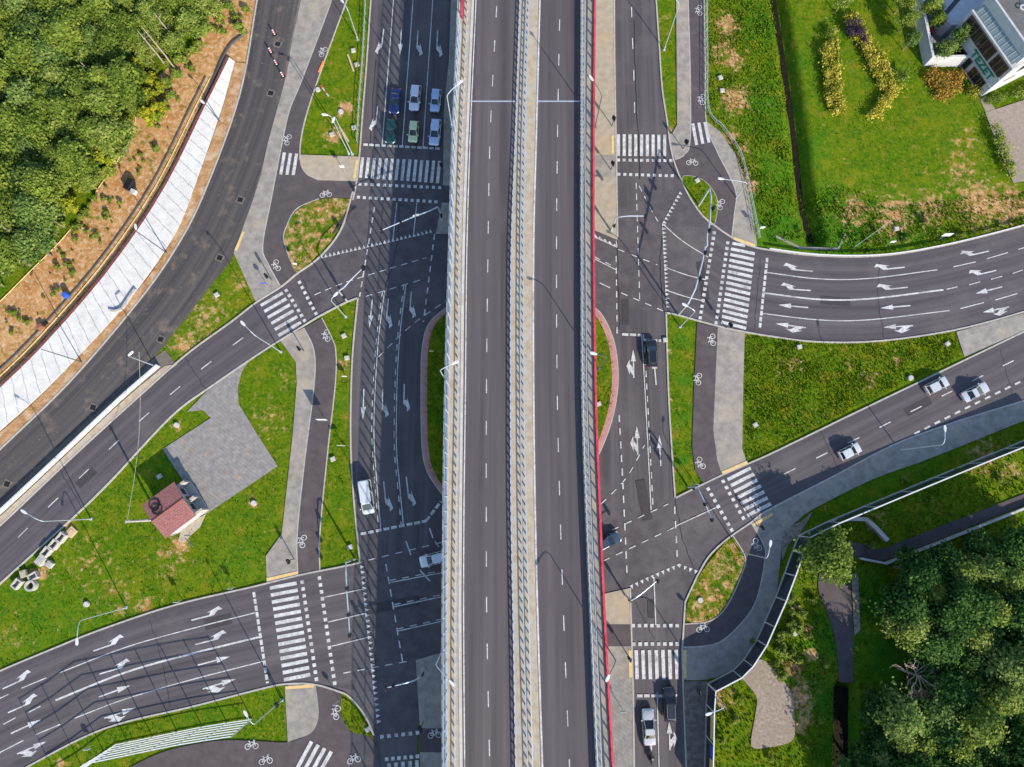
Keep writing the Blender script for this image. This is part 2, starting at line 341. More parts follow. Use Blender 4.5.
    def loft(s, secs, cap=True, closed=True):
        b = len(s.v); n = len(secs[0])
        for q in secs: s.v += [tuple(p) for p in q]
        for i in range(len(secs)-1):
            for k in range(n if closed else n-1):
                k2 = (k+1) % n; s.f.append((b+i*n+k, b+i*n+k2, b+(i+1)*n+k2, b+(i+1)*n+k))
        if cap: s.f.append(tuple(b+k for k in range(n))[::-1]); s.f.append(tuple(b+(len(secs)-1)*n+k for k in range(n)))
        return s
    def build(s, name, m, parent=None, smooth=False, label=None, cat=None, group=None, kind=None, origin=None):
        off = wloc(parent) if parent else Vector(origin or (0, 0, 0))
        me = bpy.data.meshes.new(name); me.from_pydata([(a[0]-off.x, a[1]-off.y, a[2]-off.z) for a in s.v], [], s.f)
        if smooth: me.polygons.foreach_set('use_smooth', [True]*len(me.polygons))
        me.materials.append(M[m] if isinstance(m, str) else m); me.update()
        o = bpy.data.objects.new(name, me); COL.objects.link(o)
        if parent: o.parent = parent
        elif origin: o.location = origin
        return tag(o, label, cat, group, kind)
def fixn(o):
    bm = bmesh.new(); bm.from_mesh(o.data); bmesh.ops.recalc_face_normals(bm, faces=bm.faces); bm.to_mesh(o.data); bm.free(); return o
def bevel(o, w=0.03, seg=2):
    m = o.modifiers.new('bevel', 'BEVEL'); m.width = w; m.segments = seg; m.limit_method = 'ANGLE'; m.angle_limit = R(40); return o
def copy_tree(o, parent=None):
    c = o.copy(); COL.objects.link(c)
    if parent: c.parent = parent
    for ch in list(o.children): copy_tree(ch, c)
    return c
def mesh_np(name, V, Q, m, attrs=None, parent=None, smooth=False):
    """fast mesh of quads from arrays, with optional per-vertex float attributes"""
    me = bpy.data.meshes.new(name)
    V = np.asarray(V, np.float32); Q = np.asarray(Q, np.int32); k = Q.shape[1]
    me.vertices.add(len(V)); me.vertices.foreach_set('co', V.ravel())
    me.loops.add(Q.size); me.loops.foreach_set('vertex_index', Q.ravel())
    me.polygons.add(len(Q)); me.polygons.foreach_set('loop_start', np.arange(0, Q.size, k, dtype=np.int32))
    me.update(calc_edges=True)
    for n, a in (attrs or {}).items():
        at = me.attributes.new(n, 'FLOAT', 'POINT'); at.data.foreach_set('value', np.asarray(a, np.float32).ravel())
    if smooth: me.polygons.foreach_set('use_smooth', [True]*len(Q))
    me.materials.append(M[m] if isinstance(m, str) else m); me.validate()
    return me
def link_mesh(name, me, parent=None, **k):
    o = bpy.data.objects.new(name, me); COL.objects.link(o)
    if parent: o.parent = parent
    return tag(o, **k)

# ------------------------------------------------------------------ ground plan (points read off the photograph, placed on the ground)
W = lambda pts: [tuple(P(*p).xy) for p in pts]
PAVED = []                                     # polygons without grass, in world coordinates
zc = [0.020]
def sheet(name, pts, m, raise_=None, paved=True):
    w_ = W(pts)
    if raise_ is None:
        z = zc[0]; zc[0] += 0.004; o = MB().poly(w_, z).build(name, m, kind='structure')
    else:
        o = MB().poly(w_, raise_+zc[0]*0.25, -0.1).build(name, m, kind='structure'); zc[0] += 0.001
    if paved: PAVED.append(w_)
    return o
# main roads
R1_L = cr([(374, -30), (371, 0), (367, 60), (363, 110), (360, 150), (357, 180), (353, 200)])
south_L = cr([(358, 298), (353, 350), (351, 400), (351, 450), (354, 500), (360, 562)])
sheet('road_southbound', R1_L+[(340, 230)]+south_L+[(344, 690), (360, 707), (373, 735), (380, 767), (382, 800), (420, 800), (418, 767), (416, 655), (470, 640), (470, 300), (445, 236), (443, 192), (444, 110), (449, 60), (452, 0), (454, -30)], 'asphalt_ns')
R2_top = cr([(-40, 560), (0, 526), (75, 455), (152, 385), (190, 352), (230, 323), (256, 303), (281, 287), (297, 274), (320, 257), (341, 230), (353, 192)])
R2_bot = cr([(-40, 620), (0, 584), (72, 519), (112, 480), (172, 416), (215, 384), (256, 356), (281, 340), (302, 327), (320, 316), (345, 303), (358, 298)])
sheet('road_west', R2_top+[(470, 192), (470, 320)]+R2_bot[::-1], 'asphalt')
R3_top = cr([(-40, 690), (0, 671), (50, 650), (100, 630), (175, 605), (256, 586), (300, 575), (345, 566), (362, 562)])
R3_bot = cr([(-40, 805), (0, 782), (27, 767), (82, 738), (125, 722), (190, 707), (256, 690), (284, 684), (313, 684), (338, 691), (350, 697), (365, 715), (374, 735)])
sheet('road_southwest', R3_top+[(470, 540), (470, 690), (400, 735)]+R3_bot[::-1], 'asphalt')
R5_R = cr([(654, -30), (656, 0), (659, 45), (662, 88), (667, 122), (672, 155), (684, 187), (700, 213), (716, 227), (732, 238)])
sheet('road_northbound', [(613, -30), (614, 60), (617, 237), (570, 225), (570, 300), (592, 304), (612, 330), (618, 384), (612, 421), (598, 457), (570, 500), (570, 600), (630, 588), (633, 690), (634, 767), (635, 800), (687, 800), (686, 767), (683, 690), (682, 650), (685, 602), (697, 576), (675, 497), (671, 440), (668, 384), (666, 313), (705, 318), (732, 238)]+R5_R[::-1], 'asphalt_ns')
R6_top = cr([(684, 187), (702, 217), (732, 238), (750, 246), (768, 250), (818, 256), (880, 256), (943, 246), (1023, 226), (1070, 211)])
R6_bot = cr([(665, 313), (677, 315), (725, 328), (768, 336), (818, 342), (880, 341), (955, 330), (1023, 312), (1070, 296)])
sheet('road_northeast', R6_top+R6_bot[::-1]+[(570, 300), (570, 225)], 'asphalt')
R7_top = [(675, 498), (722, 475), (768, 455), (840, 420), (915, 384), (1023, 332), (1070, 310)]
R7_bot = cr([(697, 576), (709, 556), (727, 539), (750, 523), (768, 510), (830, 478), (893, 445), (955, 422), (1023, 401), (1070, 386)])
sheet('road_east', R7_top+R7_bot[::-1]+[(630, 600), (570, 600), (570, 520)], 'asphalt')
R4_L = cr([(262, -30), (256, 8), (240, 95), (207, 187), (180, 242), (140, 300), (70, 382), (0, 450), (-50, 500)])
R4_R = cr([(304, -30), (299, 0), (288, 55), (282, 95), (269, 140), (255, 192), (235, 252), (212, 284), (175, 332), (132, 382), (97, 412), (50, 455), (0, 504), (-50, 555)])
sheet('unfinished_road', R4_L+R4_R[::-1], 'asphalt_brown')
sheet('unpaved_strip', [(90, 400), (135, 372), (165, 350), (178, 366), (150, 385), (75, 455), (0, 526), (-40, 560), (-40, 540), (0, 500)], 'asphalt_brown')
sheet('unpaved_strip', cr([(300, -30), (294, 10), (286, 60), (279, 100), (266, 148), (248, 208), (231, 252)])+[(240, 258), (262, 180), (275, 145), (292, 80), (298, 40), (308, -30)], 'asphalt_brown')
sheet('unpaved_strip', cr([(283, -30), (281, 20), (274, 70), (269, 110), (262, 150)])+cr([(270, 130), (283, 92), (288, 55), (299, 0), (304, -30)]), 'asphalt_brown')
# earth beside the unfinished road
E_L = cr([(215, -30), (212, 8), (196, 40), (160, 75), (138, 108), (127, 147), (100, 187), (62, 240), (0, 302), (-40, 345)])
earth_poly = W(E_L+R4_L[::-1])
def track_sheet(name, A, B, m, z, along=120, across=28):
    Av, tA = resample([Vector((*p, 0)) for p in W(A)]); Bv, tB = resample([Vector((*p, 0)) for p in W(B)])
    V = []; u = []; v = []
    for i in range(along+1):
        a, b = Av(tA*i/along), Bv(tB*i/along); wd = (b-a).length
        for j in range(across+1): p = a.lerp(b, j/across); V.append((p.x, p.y, z)); u.append(wd*j/across); v.append(tA*i/along)
    ii = (np.arange(along)[:, None]*(across+1)+np.arange(across)[None, :]).ravel(); k = across+1
    me = mesh_np(name, np.array(V), np.stack([ii, ii+k, ii+k+1, ii+1], 1), m, {'u': np.array(u), 'v': np.array(v)})
    return link_mesh(name, me, kind='structure')
def resample(w_, step=0.1):
    segs = [(w_[i+1]-w_[i]).length for i in range(len(w_)-1)]; tot = sum(segs)
    def at(s):
        for i, l in enumerate(segs):
            if s <= l or i == len(segs)-1: return w_[i].lerp(w_[i+1], min(1, s/l) if l else 0)
            s -= l
    return at, tot
fl_up = lambda o: o
track_sheet('road_surface', cr([(-40, 560), (0, 526), (75, 455), (152, 385), (190, 352), (230, 323), (258, 303), (283, 288)]), cr([(-40, 620), (0, 584), (72, 519), (112, 480), (172, 416), (215, 384), (258, 356), (300, 329)]), 'asphalt_lane', 0.085)
track_sheet('road_surface', cr([(-40, 690), (0, 671), (50, 650), (100, 630), (175, 605), (256, 586), (300, 575), (345, 566)]), cr([(-40, 805), (0, 782), (27, 767), (82, 738), (125, 722), (190, 707), (256, 690), (300, 682), (355, 690)]), 'asphalt_lane', 0.085)
track_sheet('road_surface', cr([(712, 225), (732, 239), (750, 246.5), (768, 250.5), (818, 256.5), (880, 256.5), (943, 246.5), (1023, 226), (1070, 211)]), cr([(700, 320), (725, 328), (768, 336), (818, 342), (880, 341), (955, 330), (1023, 312), (1070, 296)]), 'asphalt_lane', 0.085)
track_sheet('road_surface', cr([(706, 484), (722, 475.5), (768, 455.5), (840, 420), (915, 384), (1023, 332), (1070, 310)]), cr([(730, 537), (752, 522), (768, 510), (830, 478), (893, 445), (955, 422), (1023, 401), (1070, 386)]), 'asphalt_lane', 0.085)
track_sheet('road_surface', R4_L, R4_R, 'asphalt_dusty', 0.083, along=160, across=40)
# kerbs: light strips where road meets verge
kb = MB()
def kerb(pts, wd=0.24, h=0.13, m=None):
    kb.wall([(*p, 0.0) for p in W(pts)], wd, -0.05, h+0.05)
for k in (R1_L, south_L, R2_bot, R2_top[6:], R3_top, R3_bot, R5_R, R6_top[12:], R6_bot, R7_bot, cr([(675, 498), (671, 440), (668, 384), (666, 313)]), cr(R7_top, 2), R4_L):
    kerb(k)
kerb([(614, -30), (614.5, 60), (617.5, 237)]); kerb([(630, 588), (633, 690), (634, 767), (635, 800)]); kerb([(697, 576), (685, 602), (682, 650), (683, 690), (686, 767), (687, 800)])
# pavements and cycle paths (raised slabs)
sw1_l = cr([(304, -30), (301, 0), (292, 42), (286, 77), (269, 140), (261, 175), (250, 209), (234, 253)])
sw1_r = cr([(340, -30), (332, 0), (303, 78), (290, 110), (283, 140), (272, 197), (263, 246), (269, 265), (281, 287)])
sheet('pavement', sw1_l+[(246, 280), (256, 302), (281, 287)]+sw1_r[::-1], 'paver', 0.12)
cp1_r = cr([(356, -30), (347, 0), (325, 60), (308, 110), (301, 140), (300, 160)])
sheet('cycle_path', sw1_r+[(298, 273), (290, 259), (284, 239), (287, 226), (297, 209), (319, 199), (347, 198), (352, 199), (356, 181), (318, 180), (307, 175), (301, 165)]+cp1_r[::-1], 'cycle', 0.10)
sheet('pavement', cr([(300, 155), (301, 166), (307, 175), (318, 180.5)])+[(356, 181.5), (360.5, 157)], 'paver_tan', 0.13)
sw2_r = cr([(304, 328), (314, 350), (314.5, 384), (305, 460), (297.5, 534), (298, 575)])
sheet('pavement', [(280, 340), (296, 362), (297, 384), (293, 434), (282, 534), (266, 556), (267, 582), (298, 575)]+sw2_r[::-1], 'paver', 0.12)
cp2_r = cr([(322, 318), (332, 338), (336, 352), (335.5, 384), (328, 450), (320, 534), (320, 571)])
sheet('cycle_path', sw2_r+cp2_r[::-1], 'cycle', 0.10)
sheet('pavement', cr([(285, 686), (300, 682), (316, 684)])+cr([(316, 684), (319, 712), (316, 726), (309, 734), (288, 742)]), 'paver', 0.12)
sheet('cycle_path', [(120, 800), (130, 767)]+cr([(130, 767), (160, 753), (190, 745), (225, 740), (260, 741), (288, 742), (309, 734), (316, 726), (319, 712), (316, 684)])+[(338, 691), (342, 697), (341, 715), (350, 731), (370, 736), (378, 748), (382, 800)], 'cycle', 0.10)
sheet('pavement', [(416, 660), (443, 652), (470, 648), (470, 728), (420, 728)], 'paver', 0.12)
sheet('cycle_path', [(419, 728), (470, 728), (470, 752), (420, 752)], 'cycle', 0.10)
sheet('pavement', [(420, 752), (470, 752), (470, 800), (421, 800)], 'paver', 0.12)
sheet('pavement', [(452, -30), (449, 60), (444, 110), (443, 186), (475, 186), (490, -30)], 'paver', 0.12)
sheet('cycle_path', [(443, 186), (443, 203), (475, 203), (475, 186)], 'cycle', 0.10)
sheet('pavement', [(442, 203), (436, 234), (475, 234), (475, 203)], 'paver', 0.12)
# right hand side
sw5_r = cr([(688, -30), (688, 0), (690, 70), (690, 140), (684, 155), (675, 160)])
sheet('pavement', [(676, -30), (676, 0), (677, 125), (672, 134), (668, 134), (671, 150), (675, 160)]+sw5_r[::-1], 'paver', 0.12)
isl6 = cr([(682, 178), (694, 177), (706, 183), (715, 195), (717, 207), (713, 225), (700, 212), (689, 195)], 5, True)
cp5_r = cr([(704, -30), (704, 0), (705, 60), (706, 122), (716, 150), (730, 178), (736, 195), (734, 215), (731.5, 238)])
sheet('cycle_path', sw5_r+[(680, 178), (694, 176), (706, 182), (715, 195), (717, 207), (713, 226), (731.5, 238)]+cp5_r[::-1], 'cycle', 0.10)
sheet('pavement', cp5_r[18:]+[(757, 247), (752, 212), (748, 192), (737, 157), (720, 132), (707, 122)], 'paver', 0.12)
sheet('cycle_path', [(697, 323), (694, 384), (692, 446), (695, 470), (704, 485), (722, 475.5), (717, 460), (713, 430), (715, 384), (717.5, 327)], 'cycle', 0.10)
sheet('pavement', [(717.5, 327), (715, 384), (713, 430), (717, 460), (722, 475.5), (747, 464.5), (742, 449), (743, 384), (744.5, 333)], 'paver', 0.12)
se_in = cr([(733, 536), (745, 557), (742, 573), (730, 600), (719, 615), (706, 622), (685, 624)])
se_k = cr([(751, 523), (762, 542), (765, 557), (756, 600), (740, 624), (721, 641), (703, 646), (682, 647)])
sheet('cycle_path', se_in+se_k[::-1], 'cycle', 0.10)
se_out = cr([(1070, 404), (1023, 421), (928, 459), (873, 479), (813, 509), (797, 521), (783, 534), (780, 560), (775, 600), (764, 622), (751, 652), (732, 671), (707, 679), (683, 680)])
sheet('pavement', R7_bot[R7_bot.index(min(R7_bot, key=lambda p: abs(p[0]-751))):]+se_out+se_k[::-1], 'paver', 0.12)
sheet('verge_of_earth', [(684, 681), (707, 681), (707, 800), (688, 800)], 'dirt_dark', 0.06)
sheet('median_paving', [(575, -30), (614, -30), (614.5, 60), (617.3, 155), (575, 155)], 'paver_tan', 0.12)
sheet('median_crossing', [(575, 155), (617.3, 155), (617.3, 177), (575, 177)], 'paver', 0.11)
sheet('median_paving', [(575, 177), (617.3, 177), (617.4, 240), (575, 222)], 'paver_tan', 0.12)
sheet('median_paving', [(575, 600), (630, 588), (631, 624), (575, 624)], 'paver_tan', 0.12)
sheet('median_crossing', [(575, 624), (631, 624), (631.5, 646), (575, 646)], 'cycle', 0.10)
sheet('median_paving', [(575, 646), (631.5, 646), (632.5, 679), (575, 679)], 'paver', 0.12)
sheet('median_paving', [(575, 679), (632.5, 679), (634, 767), (635, 800), (575, 800)], 'lot', 0.11)
sheet('pavement', [(956, 332), (1023, 313.5), (1070, 298), (1070, 309), (1023, 331), (964, 357)], 'paver', 0.11)
# islands under the viaduct
isl_l = cr([(452, 306), (433, 323), (426, 346), (424.5, 384), (425.5, 446), (432, 474), (449, 499)])
isl_r = cr([(588, 306), (597, 313), (606, 329), (612.5, 351), (614.5, 384), (608.5, 420), (595, 455), (582, 472)])
sheet('island_of_grass', isl_l+isl_r[::-1], 'grass', 0.13, paved=False)
rk = MB(); rk.wall([(*p, 0) for p in W(isl_l)], 0.9, -0.05, 0.175); rk.wall([(*p, 0) for p in W(isl_r)], 0.9, -0.05, 0.175)
rk.build('island_kerb', 'kerb_red', kind='structure')
for k in (isl_l, isl_r):
    s = -1 if k is isl_l else 1
    kerb([(x+s*3.4, y) for x, y in k], 0.16)
for p in (sw1_r, cp1_r, sw2_r, cp2_r, sw5_r, cp5_r, se_in, se_k, isl6+isl6[:1], cr([(319, 199), (297, 209), (287, 226), (284, 239), (290, 259), (298, 273)])):
    kb.wall([(*q, 0) for q in W(p)], 0.16, -0.05, 0.150)
kb.build('kerb', 'kerb', kind='structure')
ISL = [W(isl_l+isl_r[::-1])]
# grass islands standing inside the paving
for nm, pts in (('island_of_grass', isl6), ('patchy_island', cr([(319, 200), (347, 199), (350, 204), (339, 222), (318, 253), (298, 272), (290, 259), (285, 239), (288, 226), (298, 210)], 4, True)),
                ('patchy_island', cr([(729, 539), (734, 541), (744, 557), (741, 573), (729, 600), (718, 614), (705, 621), (688, 621), (687, 605), (694, 585), (703, 570), (716, 553)], 4, True)),
                ('island_of_grass', cr([(342, 698), (355, 707), (372, 733), (362, 734), (350, 730), (342, 715)], 4, True))):
    sheet('island_of_grass', pts, 'grass_patchy' if 'patchy' in nm else 'grass', 0.13, paved=False); ISL.append(W(pts))
# parking lot by the hut, office forecourt, gravel yard, footpaths
lot_poly = [(213, 385), (250, 360), (242, 372), (238, 388), (239, 404), (256, 432), (278, 466), (256, 481), (205, 515), (163, 449), (211, 418), (203, 410), (187, 412)]
sheet('parking_lot', lot_poly, 'lot')
sheet('forecourt', [(985, 113), (1024, 100), (1070, 88), (1070, 175), (1013, 183), (1005, 165), (993, 135)], 'tile_pave')
sheet('gravel_yard', cr([(741, 676), (750, 667), (760, 659), (772, 667), (780, 676), (792, 694), (794, 715), (793, 739), (775, 746), (754, 748), (751, 739), (755, 715), (756, 696)], 4, True), 'gravel')
sheet('footpath', cr([(822, 560), (818, 587), (826, 610), (835, 640), (839, 682)])+cr([(853, 682), (853, 632), (850, 587), (850, 560)]), 'cycle')
sheet('footpath', cr([(850, 541), (866, 545), (883, 548), (950, 522), (1023, 494), (1070, 474)])+cr([(1070, 487), (1023, 505), (950, 535), (885, 560), (862, 557), (845, 556)]), 'cycle')
sheet('spoil_strip', cr([(232, 62), (224, 105), (193, 192), (175, 235), (140, 288), (52, 385), (0, 433), (-50, 475)])+R4_L[::-1][:-10], 'earth')
sheet('stony_patch', cr([(783, 530), (800, 522), (812, 512), (800, 533), (788, 545), (782, 560)], 4, True), 'rubble')
sheet('stony_path', [(851, 573), (858, 575), (860, 630), (854, 636)], 'rubble')

# ------------------------------------------------------------------ painted road markings
mk = MB(); ZM = 0.105; ZP = 0.178
_add, _rib, zk = mk.add, mk.ribbon, [0]
def add_(vs, fs):
    zk[0] = (zk[0]+1) % 9; return _add([(v[0], v[1], v[2]+zk[0]*0.0012) for v in vs], fs)
def rib_(pts, w, z=None, dz=0):
    zk[0] = (zk[0]+1) % 9; return _rib(pts, w, z, zk[0]*0.0012)
mk.add, mk.ribbon = add_, rib_
def px2(p, z): return P(p[0], p[1], 0).xy.to_3d()+Vector((0, 0, z))
def wline(pts, z=ZM): return [px2(p, z) for p in pts]
def line(pts, wd=0.15, z=ZM): mk.ribbon(wline(cr(pts, 6) if len(pts) > 2 else pts, z), wd)
def resample(w_, step=0.1):
    out = [w_[0]]; acc = 0
    segs = [(w_[i+1]-w_[i]).length for i in range(len(w_)-1)]; tot = sum(segs)
    def at(s):
        for i, l in enumerate(segs):
            if s <= l or i == len(segs)-1: return w_[i].lerp(w_[i+1], min(1, s/l) if l else 0)
            s -= l
    return at, tot
def dash(pts, on=1.0, off=1.0, wd=0.15, ph=0.0, z=ZM, side=0.0):
    w_ = wline(cr(pts, 6) if len(pts) > 2 else pts, z); at, tot = resample(w_); s = -ph
    while s < tot-0.05:
        a, b = max(0, s), min(tot, s+on)
        if b > a+0.05:
            q = [at(a), at((a+b)/2), at(b)]
            if side:
                d = (q[2]-q[0]).normalized(); n = Vector((-d.y, d.x, 0))*side; q = [x+n for x in q]
            mk.ribbon(q, wd)
        s += on+off
def blocks(a, b, z=ZM, sz=0.52):
    at, tot = resample(wline([a, b], z)); n = max(1, round(tot/1.0)); st = tot/n
    for i in range(n+1):
        d = (at(tot)-at(0)).normalized(); c = at(i*st); mk.ribbon([c-d*sz/2, c+d*sz/2], sz)
def zebra(a0, a1, b0, b1, n, z=ZM, wd=0.52):
    for i in range(n):
        t = i/(n-1) if n > 1 else 0
        mk.ribbon(wline([(a0[0]+(b0[0]-a0[0])*t, a0[1]+(b0[1]-a0[1])*t), (a1[0]+(b1[0]-a1[0])*t, a1[1]+(b1[1]-a1[1])*t)], z), wd)
def yield_(pts, flip=1, pitch=0.68, hgt=0.62):
    at, tot = resample(wline(pts)); n = int(tot/pitch)
    for i in range(n+1):
        a, b = at(i*tot/n), at(min(tot, i*tot/n+0.05)) if i < n else at(tot)
        d = (at(min(tot, i*tot/n+0.2))-at(max(0, i*tot/n-0.2))).normalized(); nn = Vector((-d.y, d.x, 0))*flip*hgt
        mk.add([a-d*0.27, a+d*0.27, a+nn], [(0, 1, 2)])
def arrow(kind, tail, tip, z=ZM):
    a, b = wline([tail, tip], z); d = b-a; L = d.length; d.normalize(); n = Vector((-d.y, d.x, 0))   # n points to the driver's left
    Q = lambda f, s: a+d*(f*L)+n*s
    if kind[0] == 'S':
        mk.ribbon([Q(0, 0), Q(0.62, 0)], 0.2); mk.add([Q(0.58, 0.42), Q(1, 0), Q(0.58, -0.42)], [(2, 1, 0)])
        if len(kind) > 1:
            s = 1 if kind[1] == 'L' else -1
            mk.add([Q(0.06, s*0.05), Q(0.34, s*0.05), Q(0.50, s*0.62), Q(0.26, s*0.62)], [(0, 1, 2, 3)])
            mk.add([Q(0.10, s*0.60), Q(0.66, s*0.60), Q(0.42, s*1.12)], [(0, 1, 2)])
    else:
        s = 1 if kind == 'L' else -1
        o = -s*0.5
        mk.ribbon([Q(0, o), Q(0.60, o)], 0.2)
        mk.add([Q(0.54, o-s*0.10), Q(0.72, o-s*0.10), Q(0.88, o+s*0.55), Q(0.64, o+s*0.55)], [(0, 1, 2, 3)])
        mk.add([Q(0.50, o+s*0.50), Q(1.02, o+s*0.50), Q(0.92, o+s*1.05)], [(0, 1, 2)])
def bicycle(p, ang, z=ZP, s=1.12):
    c = px2(p, z); a = R(ang); ux = Vector((math.cos(a), math.sin(a), 0))*s; uy = Vector((-math.sin(a), math.cos(a), 0))*s
    Q = lambda x, y: c+ux*x+uy*y
    for x in (-0.52, 0.52):
        b = len(mk.v); n = 16
        for k in range(n):
            an = 2*math.pi*k/n
            for r in (0.29, 0.39): mk.v.append(tuple(Q(x+r*math.cos(an), -0.22+r*math.sin(an))))
        for k in range(n):
            k2 = (k+1) % n; mk.f.append((b+2*k, b+2*k+1, b+2*k2+1, b+2*k2))
    for seg in (((-0.52, -0.22), (-0.22, 0.28)), ((-0.22, 0.28), (0.34, 0.28)), ((-0.05, -0.22), (0.34, 0.28)), ((-0.05, -0.22), (-0.30, 0.42)), ((-0.52, -0.22), (-0.05, -0.22)), ((0.52, -0.22), (0.32, 0.50)), ((0.2, 0.5), (0.45, 0.5)), ((-0.42, 0.42), (-0.18, 0.42))):
        mk.ribbon([Q(*seg[0])+Vector((0, 0, 0.001)), Q(*seg[1])+Vector((0, 0, 0.001))], 0.085*s)
# southbound road, upper part
for a, b in (((395.5, -25), (382.3, 145)), ((415, -25), (402.3, 147)), ((434.5, -25), (423, 148))): line([a, b])
dash([(363.5, 144.8), (441, 149)], 0.76, 0.25, 0.42)
zebra((362.8, 157.5), (360.5, 178), (439.7, 161.2), (437.5, 183.5), 14)
blocks((360, 184.3), (439.7, 188)); blocks((358.5, 197.5), (436, 202))
line([(397, 203), (393, 240)]); line([(417, 203), (413.5, 236)])
yield_([(322, 258.5), (431, 233)], 1)
dash([(374.7, 207), (359.7, 297)], 1.0, 0.85, 0.22); dash([(434.7, 234), (423.5, 322)], 1.0, 0.85, 0.22)
dash([(314.7, 295), (350, 281), (426, 258)], 1.1, 0.75); dash([(366, 296.5), (421, 280)], 1.1, 0.9); dash([(378.5, 357), (412, 325), (446, 301)], 1.1, 0.9)
LA = [(384.7, 291), (379, 335), (375.5, 384), (374, 434), (377, 484), (381, 530)]
LB = [(406, 284.5), (400, 335), (397.2, 384), (396.5, 446), (399.7, 484), (403.5, 526)]
for l in (LA, LB): line(l, 0.15); dash(l, 1.0, 1.0, 0.16, side=-0.32)
dash([(360.5, 534), (426, 521)], 0.9, 0.3, 0.42); dash([(426, 521), (441, 501.5)], 0.9, 0.3, 0.42)
dash([(368.5, 560), (443, 542)], 1.1, 1.0)
for a, b in (((429.5, 528), (433, 538)), ((435, 541), (439, 547)), ((406, 541), (411, 555)), ((420, 570), (430, 581))): line([a, b], 0.2)
for a, b in (((389.8, 582.5), (442, 572.6)), ((394.5, 606.6), (442, 596.5)), ((397.5, 631), (442, 621))):
    line([a, b], 0.15); dash([a, b], 1.0, 1.0, 0.15, side=0.3)
dash([(386, 564), (403, 663)], 1.1, 0.8, 0.2); dash([(343.5, 673), (408, 661)], 1.1, 1.0)
yield_([(360.5, 567), (377, 721.5)], 1, 0.78)
for k, a, b in (('R', (381, 29), (378, 54)), ('R', (375, 106), (372, 131)), ('S', (401.5, 30), (400, 55)), ('L', (421, 31), (419.5, 56)), ('L', (440.5, 31), (439.5, 57)),
                ('S', (372.5, 299), (369.5, 328)), ('L', (391.5, 299), (389, 328)), ('L', (414.5, 292), (412.5, 318)), ('S', (364, 389), (363, 420)), ('L', (386, 389), (385.5, 417)), ('L', (407.5, 384), (407, 411)),
                ('L', (387, 481), (390, 511)), ('L', (409.5, 476), (413, 506))): arrow(k, a, b)
# western and southwestern approaches
zebra((261, 305.7), (283, 293), (278.5, 335.7), (301, 322.5), 6); blocks((286.5, 290.7), (304.7, 320.7)); blocks((299.7, 282.5), (316, 313.7))
dash([(250, 333), (239, 341), (207, 365), (175, 391), (144.5, 417), (113, 446), (83, 475), (52, 504), (22, 534), (-10, 566)], 2.0, 4.2, 0.16, ph=4.9)
for a, b in (((323.4, 597.4), (364.5, 588.7)), ((328, 622), (366.6, 613)), ((332, 646), (368.8, 637))): line([a, b])
blocks((319.7, 578), (334.8, 683)); blocks((302.4, 582), (316.6, 679)); dash([(254, 592), (267.7, 683)], 0.76, 0.25, 0.42)
zebra((270, 588), (297, 583), (284, 679.6), (310.4, 674.4), 14)
line([(60, 672.5), (125, 647.5), (190, 629), (258, 612)]); line([(56, 700), (125, 672.5), (190, 654), (261, 636.5)], 0.28); line([(75, 718), (125, 699), (190, 680), (264, 661)])
for a, b in (((22, 688), (47, 677.5)), ((-14, 705), (9, 694)), ((29, 712), (41, 706)), ((4, 724), (16, 717.5)), ((36, 734.5), (61, 724)), ((-5, 755), (24, 740)), ((-20, 736), (-6, 729))): line([a, b])
T5 = lambda x, y: (x/4, 575+y/4)
for k, a, b in (('L', (8, 470), (125, 398)), ('L', (372, 318), (495, 258)), ('L', (765, 195), (888, 146)), ('L', (30, 565), (150, 493)), ('L', (397, 410), (520, 355)), ('L', (780, 292), (905, 242)),
                ('S', (45, 633), (167, 577)), ('S', (398, 487), (525, 440)), ('S', (792, 360), (922, 325)), ('SR', (70, 715), (188, 665)), ('SR', (418, 572), (545, 530)), ('SR', (812, 455), (945, 415))):
    arrow(k, T5(a[0], a[1]-28) if k == 'L' else T5(*a), T5(b[0], b[1]-10) if k == 'L' else T5(*b))
blocks((382, 736.5), (417.6, 732.5)); blocks((386.7, 759), (417.6, 756)); zebra((389, 763), (390, 790), (417, 760), (418, 790), 5)
# northbound road
dash([(631, -5), (632.5, 43), (633.7, 74), (634.6, 122)], 2.0, 4.0, 0.16, ph=-2.4)
zebra((618.3, 134.5), (618.3, 156.3), (664.5, 135), (664.5, 156.5), 9); blocks((618.3, 160.3), (670.7, 160.8)); blocks((618.7, 174.5), (672, 176))
dash([(636, 183), (639.5, 299.5)], 1.1, 0.8); dash([(639, 186), (650, 208), (658, 222)], 1.1, 0.9)
yield_([(679, 193), (663, 222)], 1); yield_([(662, 225), (666, 307)], 1)
line([(663, 224.5), (682, 241), (708, 257.5)]); line([(664, 267), (684.5, 274.5), (706, 280)]); line([(665, 290), (684.5, 296.5), (703, 301)])
blocks((714, 233), (700, 318)); blocks((727.5, 243), (716, 323)); dash([(767, 258), (759.5, 329)], 0.76, 0.25, 0.42)
zebra((730.7, 249), (754.5, 254), (721, 322), (746, 328.5), 14); line([(732, 243.5), (745, 246)], 0.5)
LAs = [(765.5, 272.5), (818, 279), (868, 278.7), (937, 270)]; LBs = [(763, 293), (818, 299.5), (868, 299), (943, 290)]; LCs = [(761, 313.5), (818, 320), (868, 320), (949, 310.7)]
line(LAs); line(LBs, 0.26); line(LCs)
T8 = lambda x, y: (768+x/4, 192+y/4)
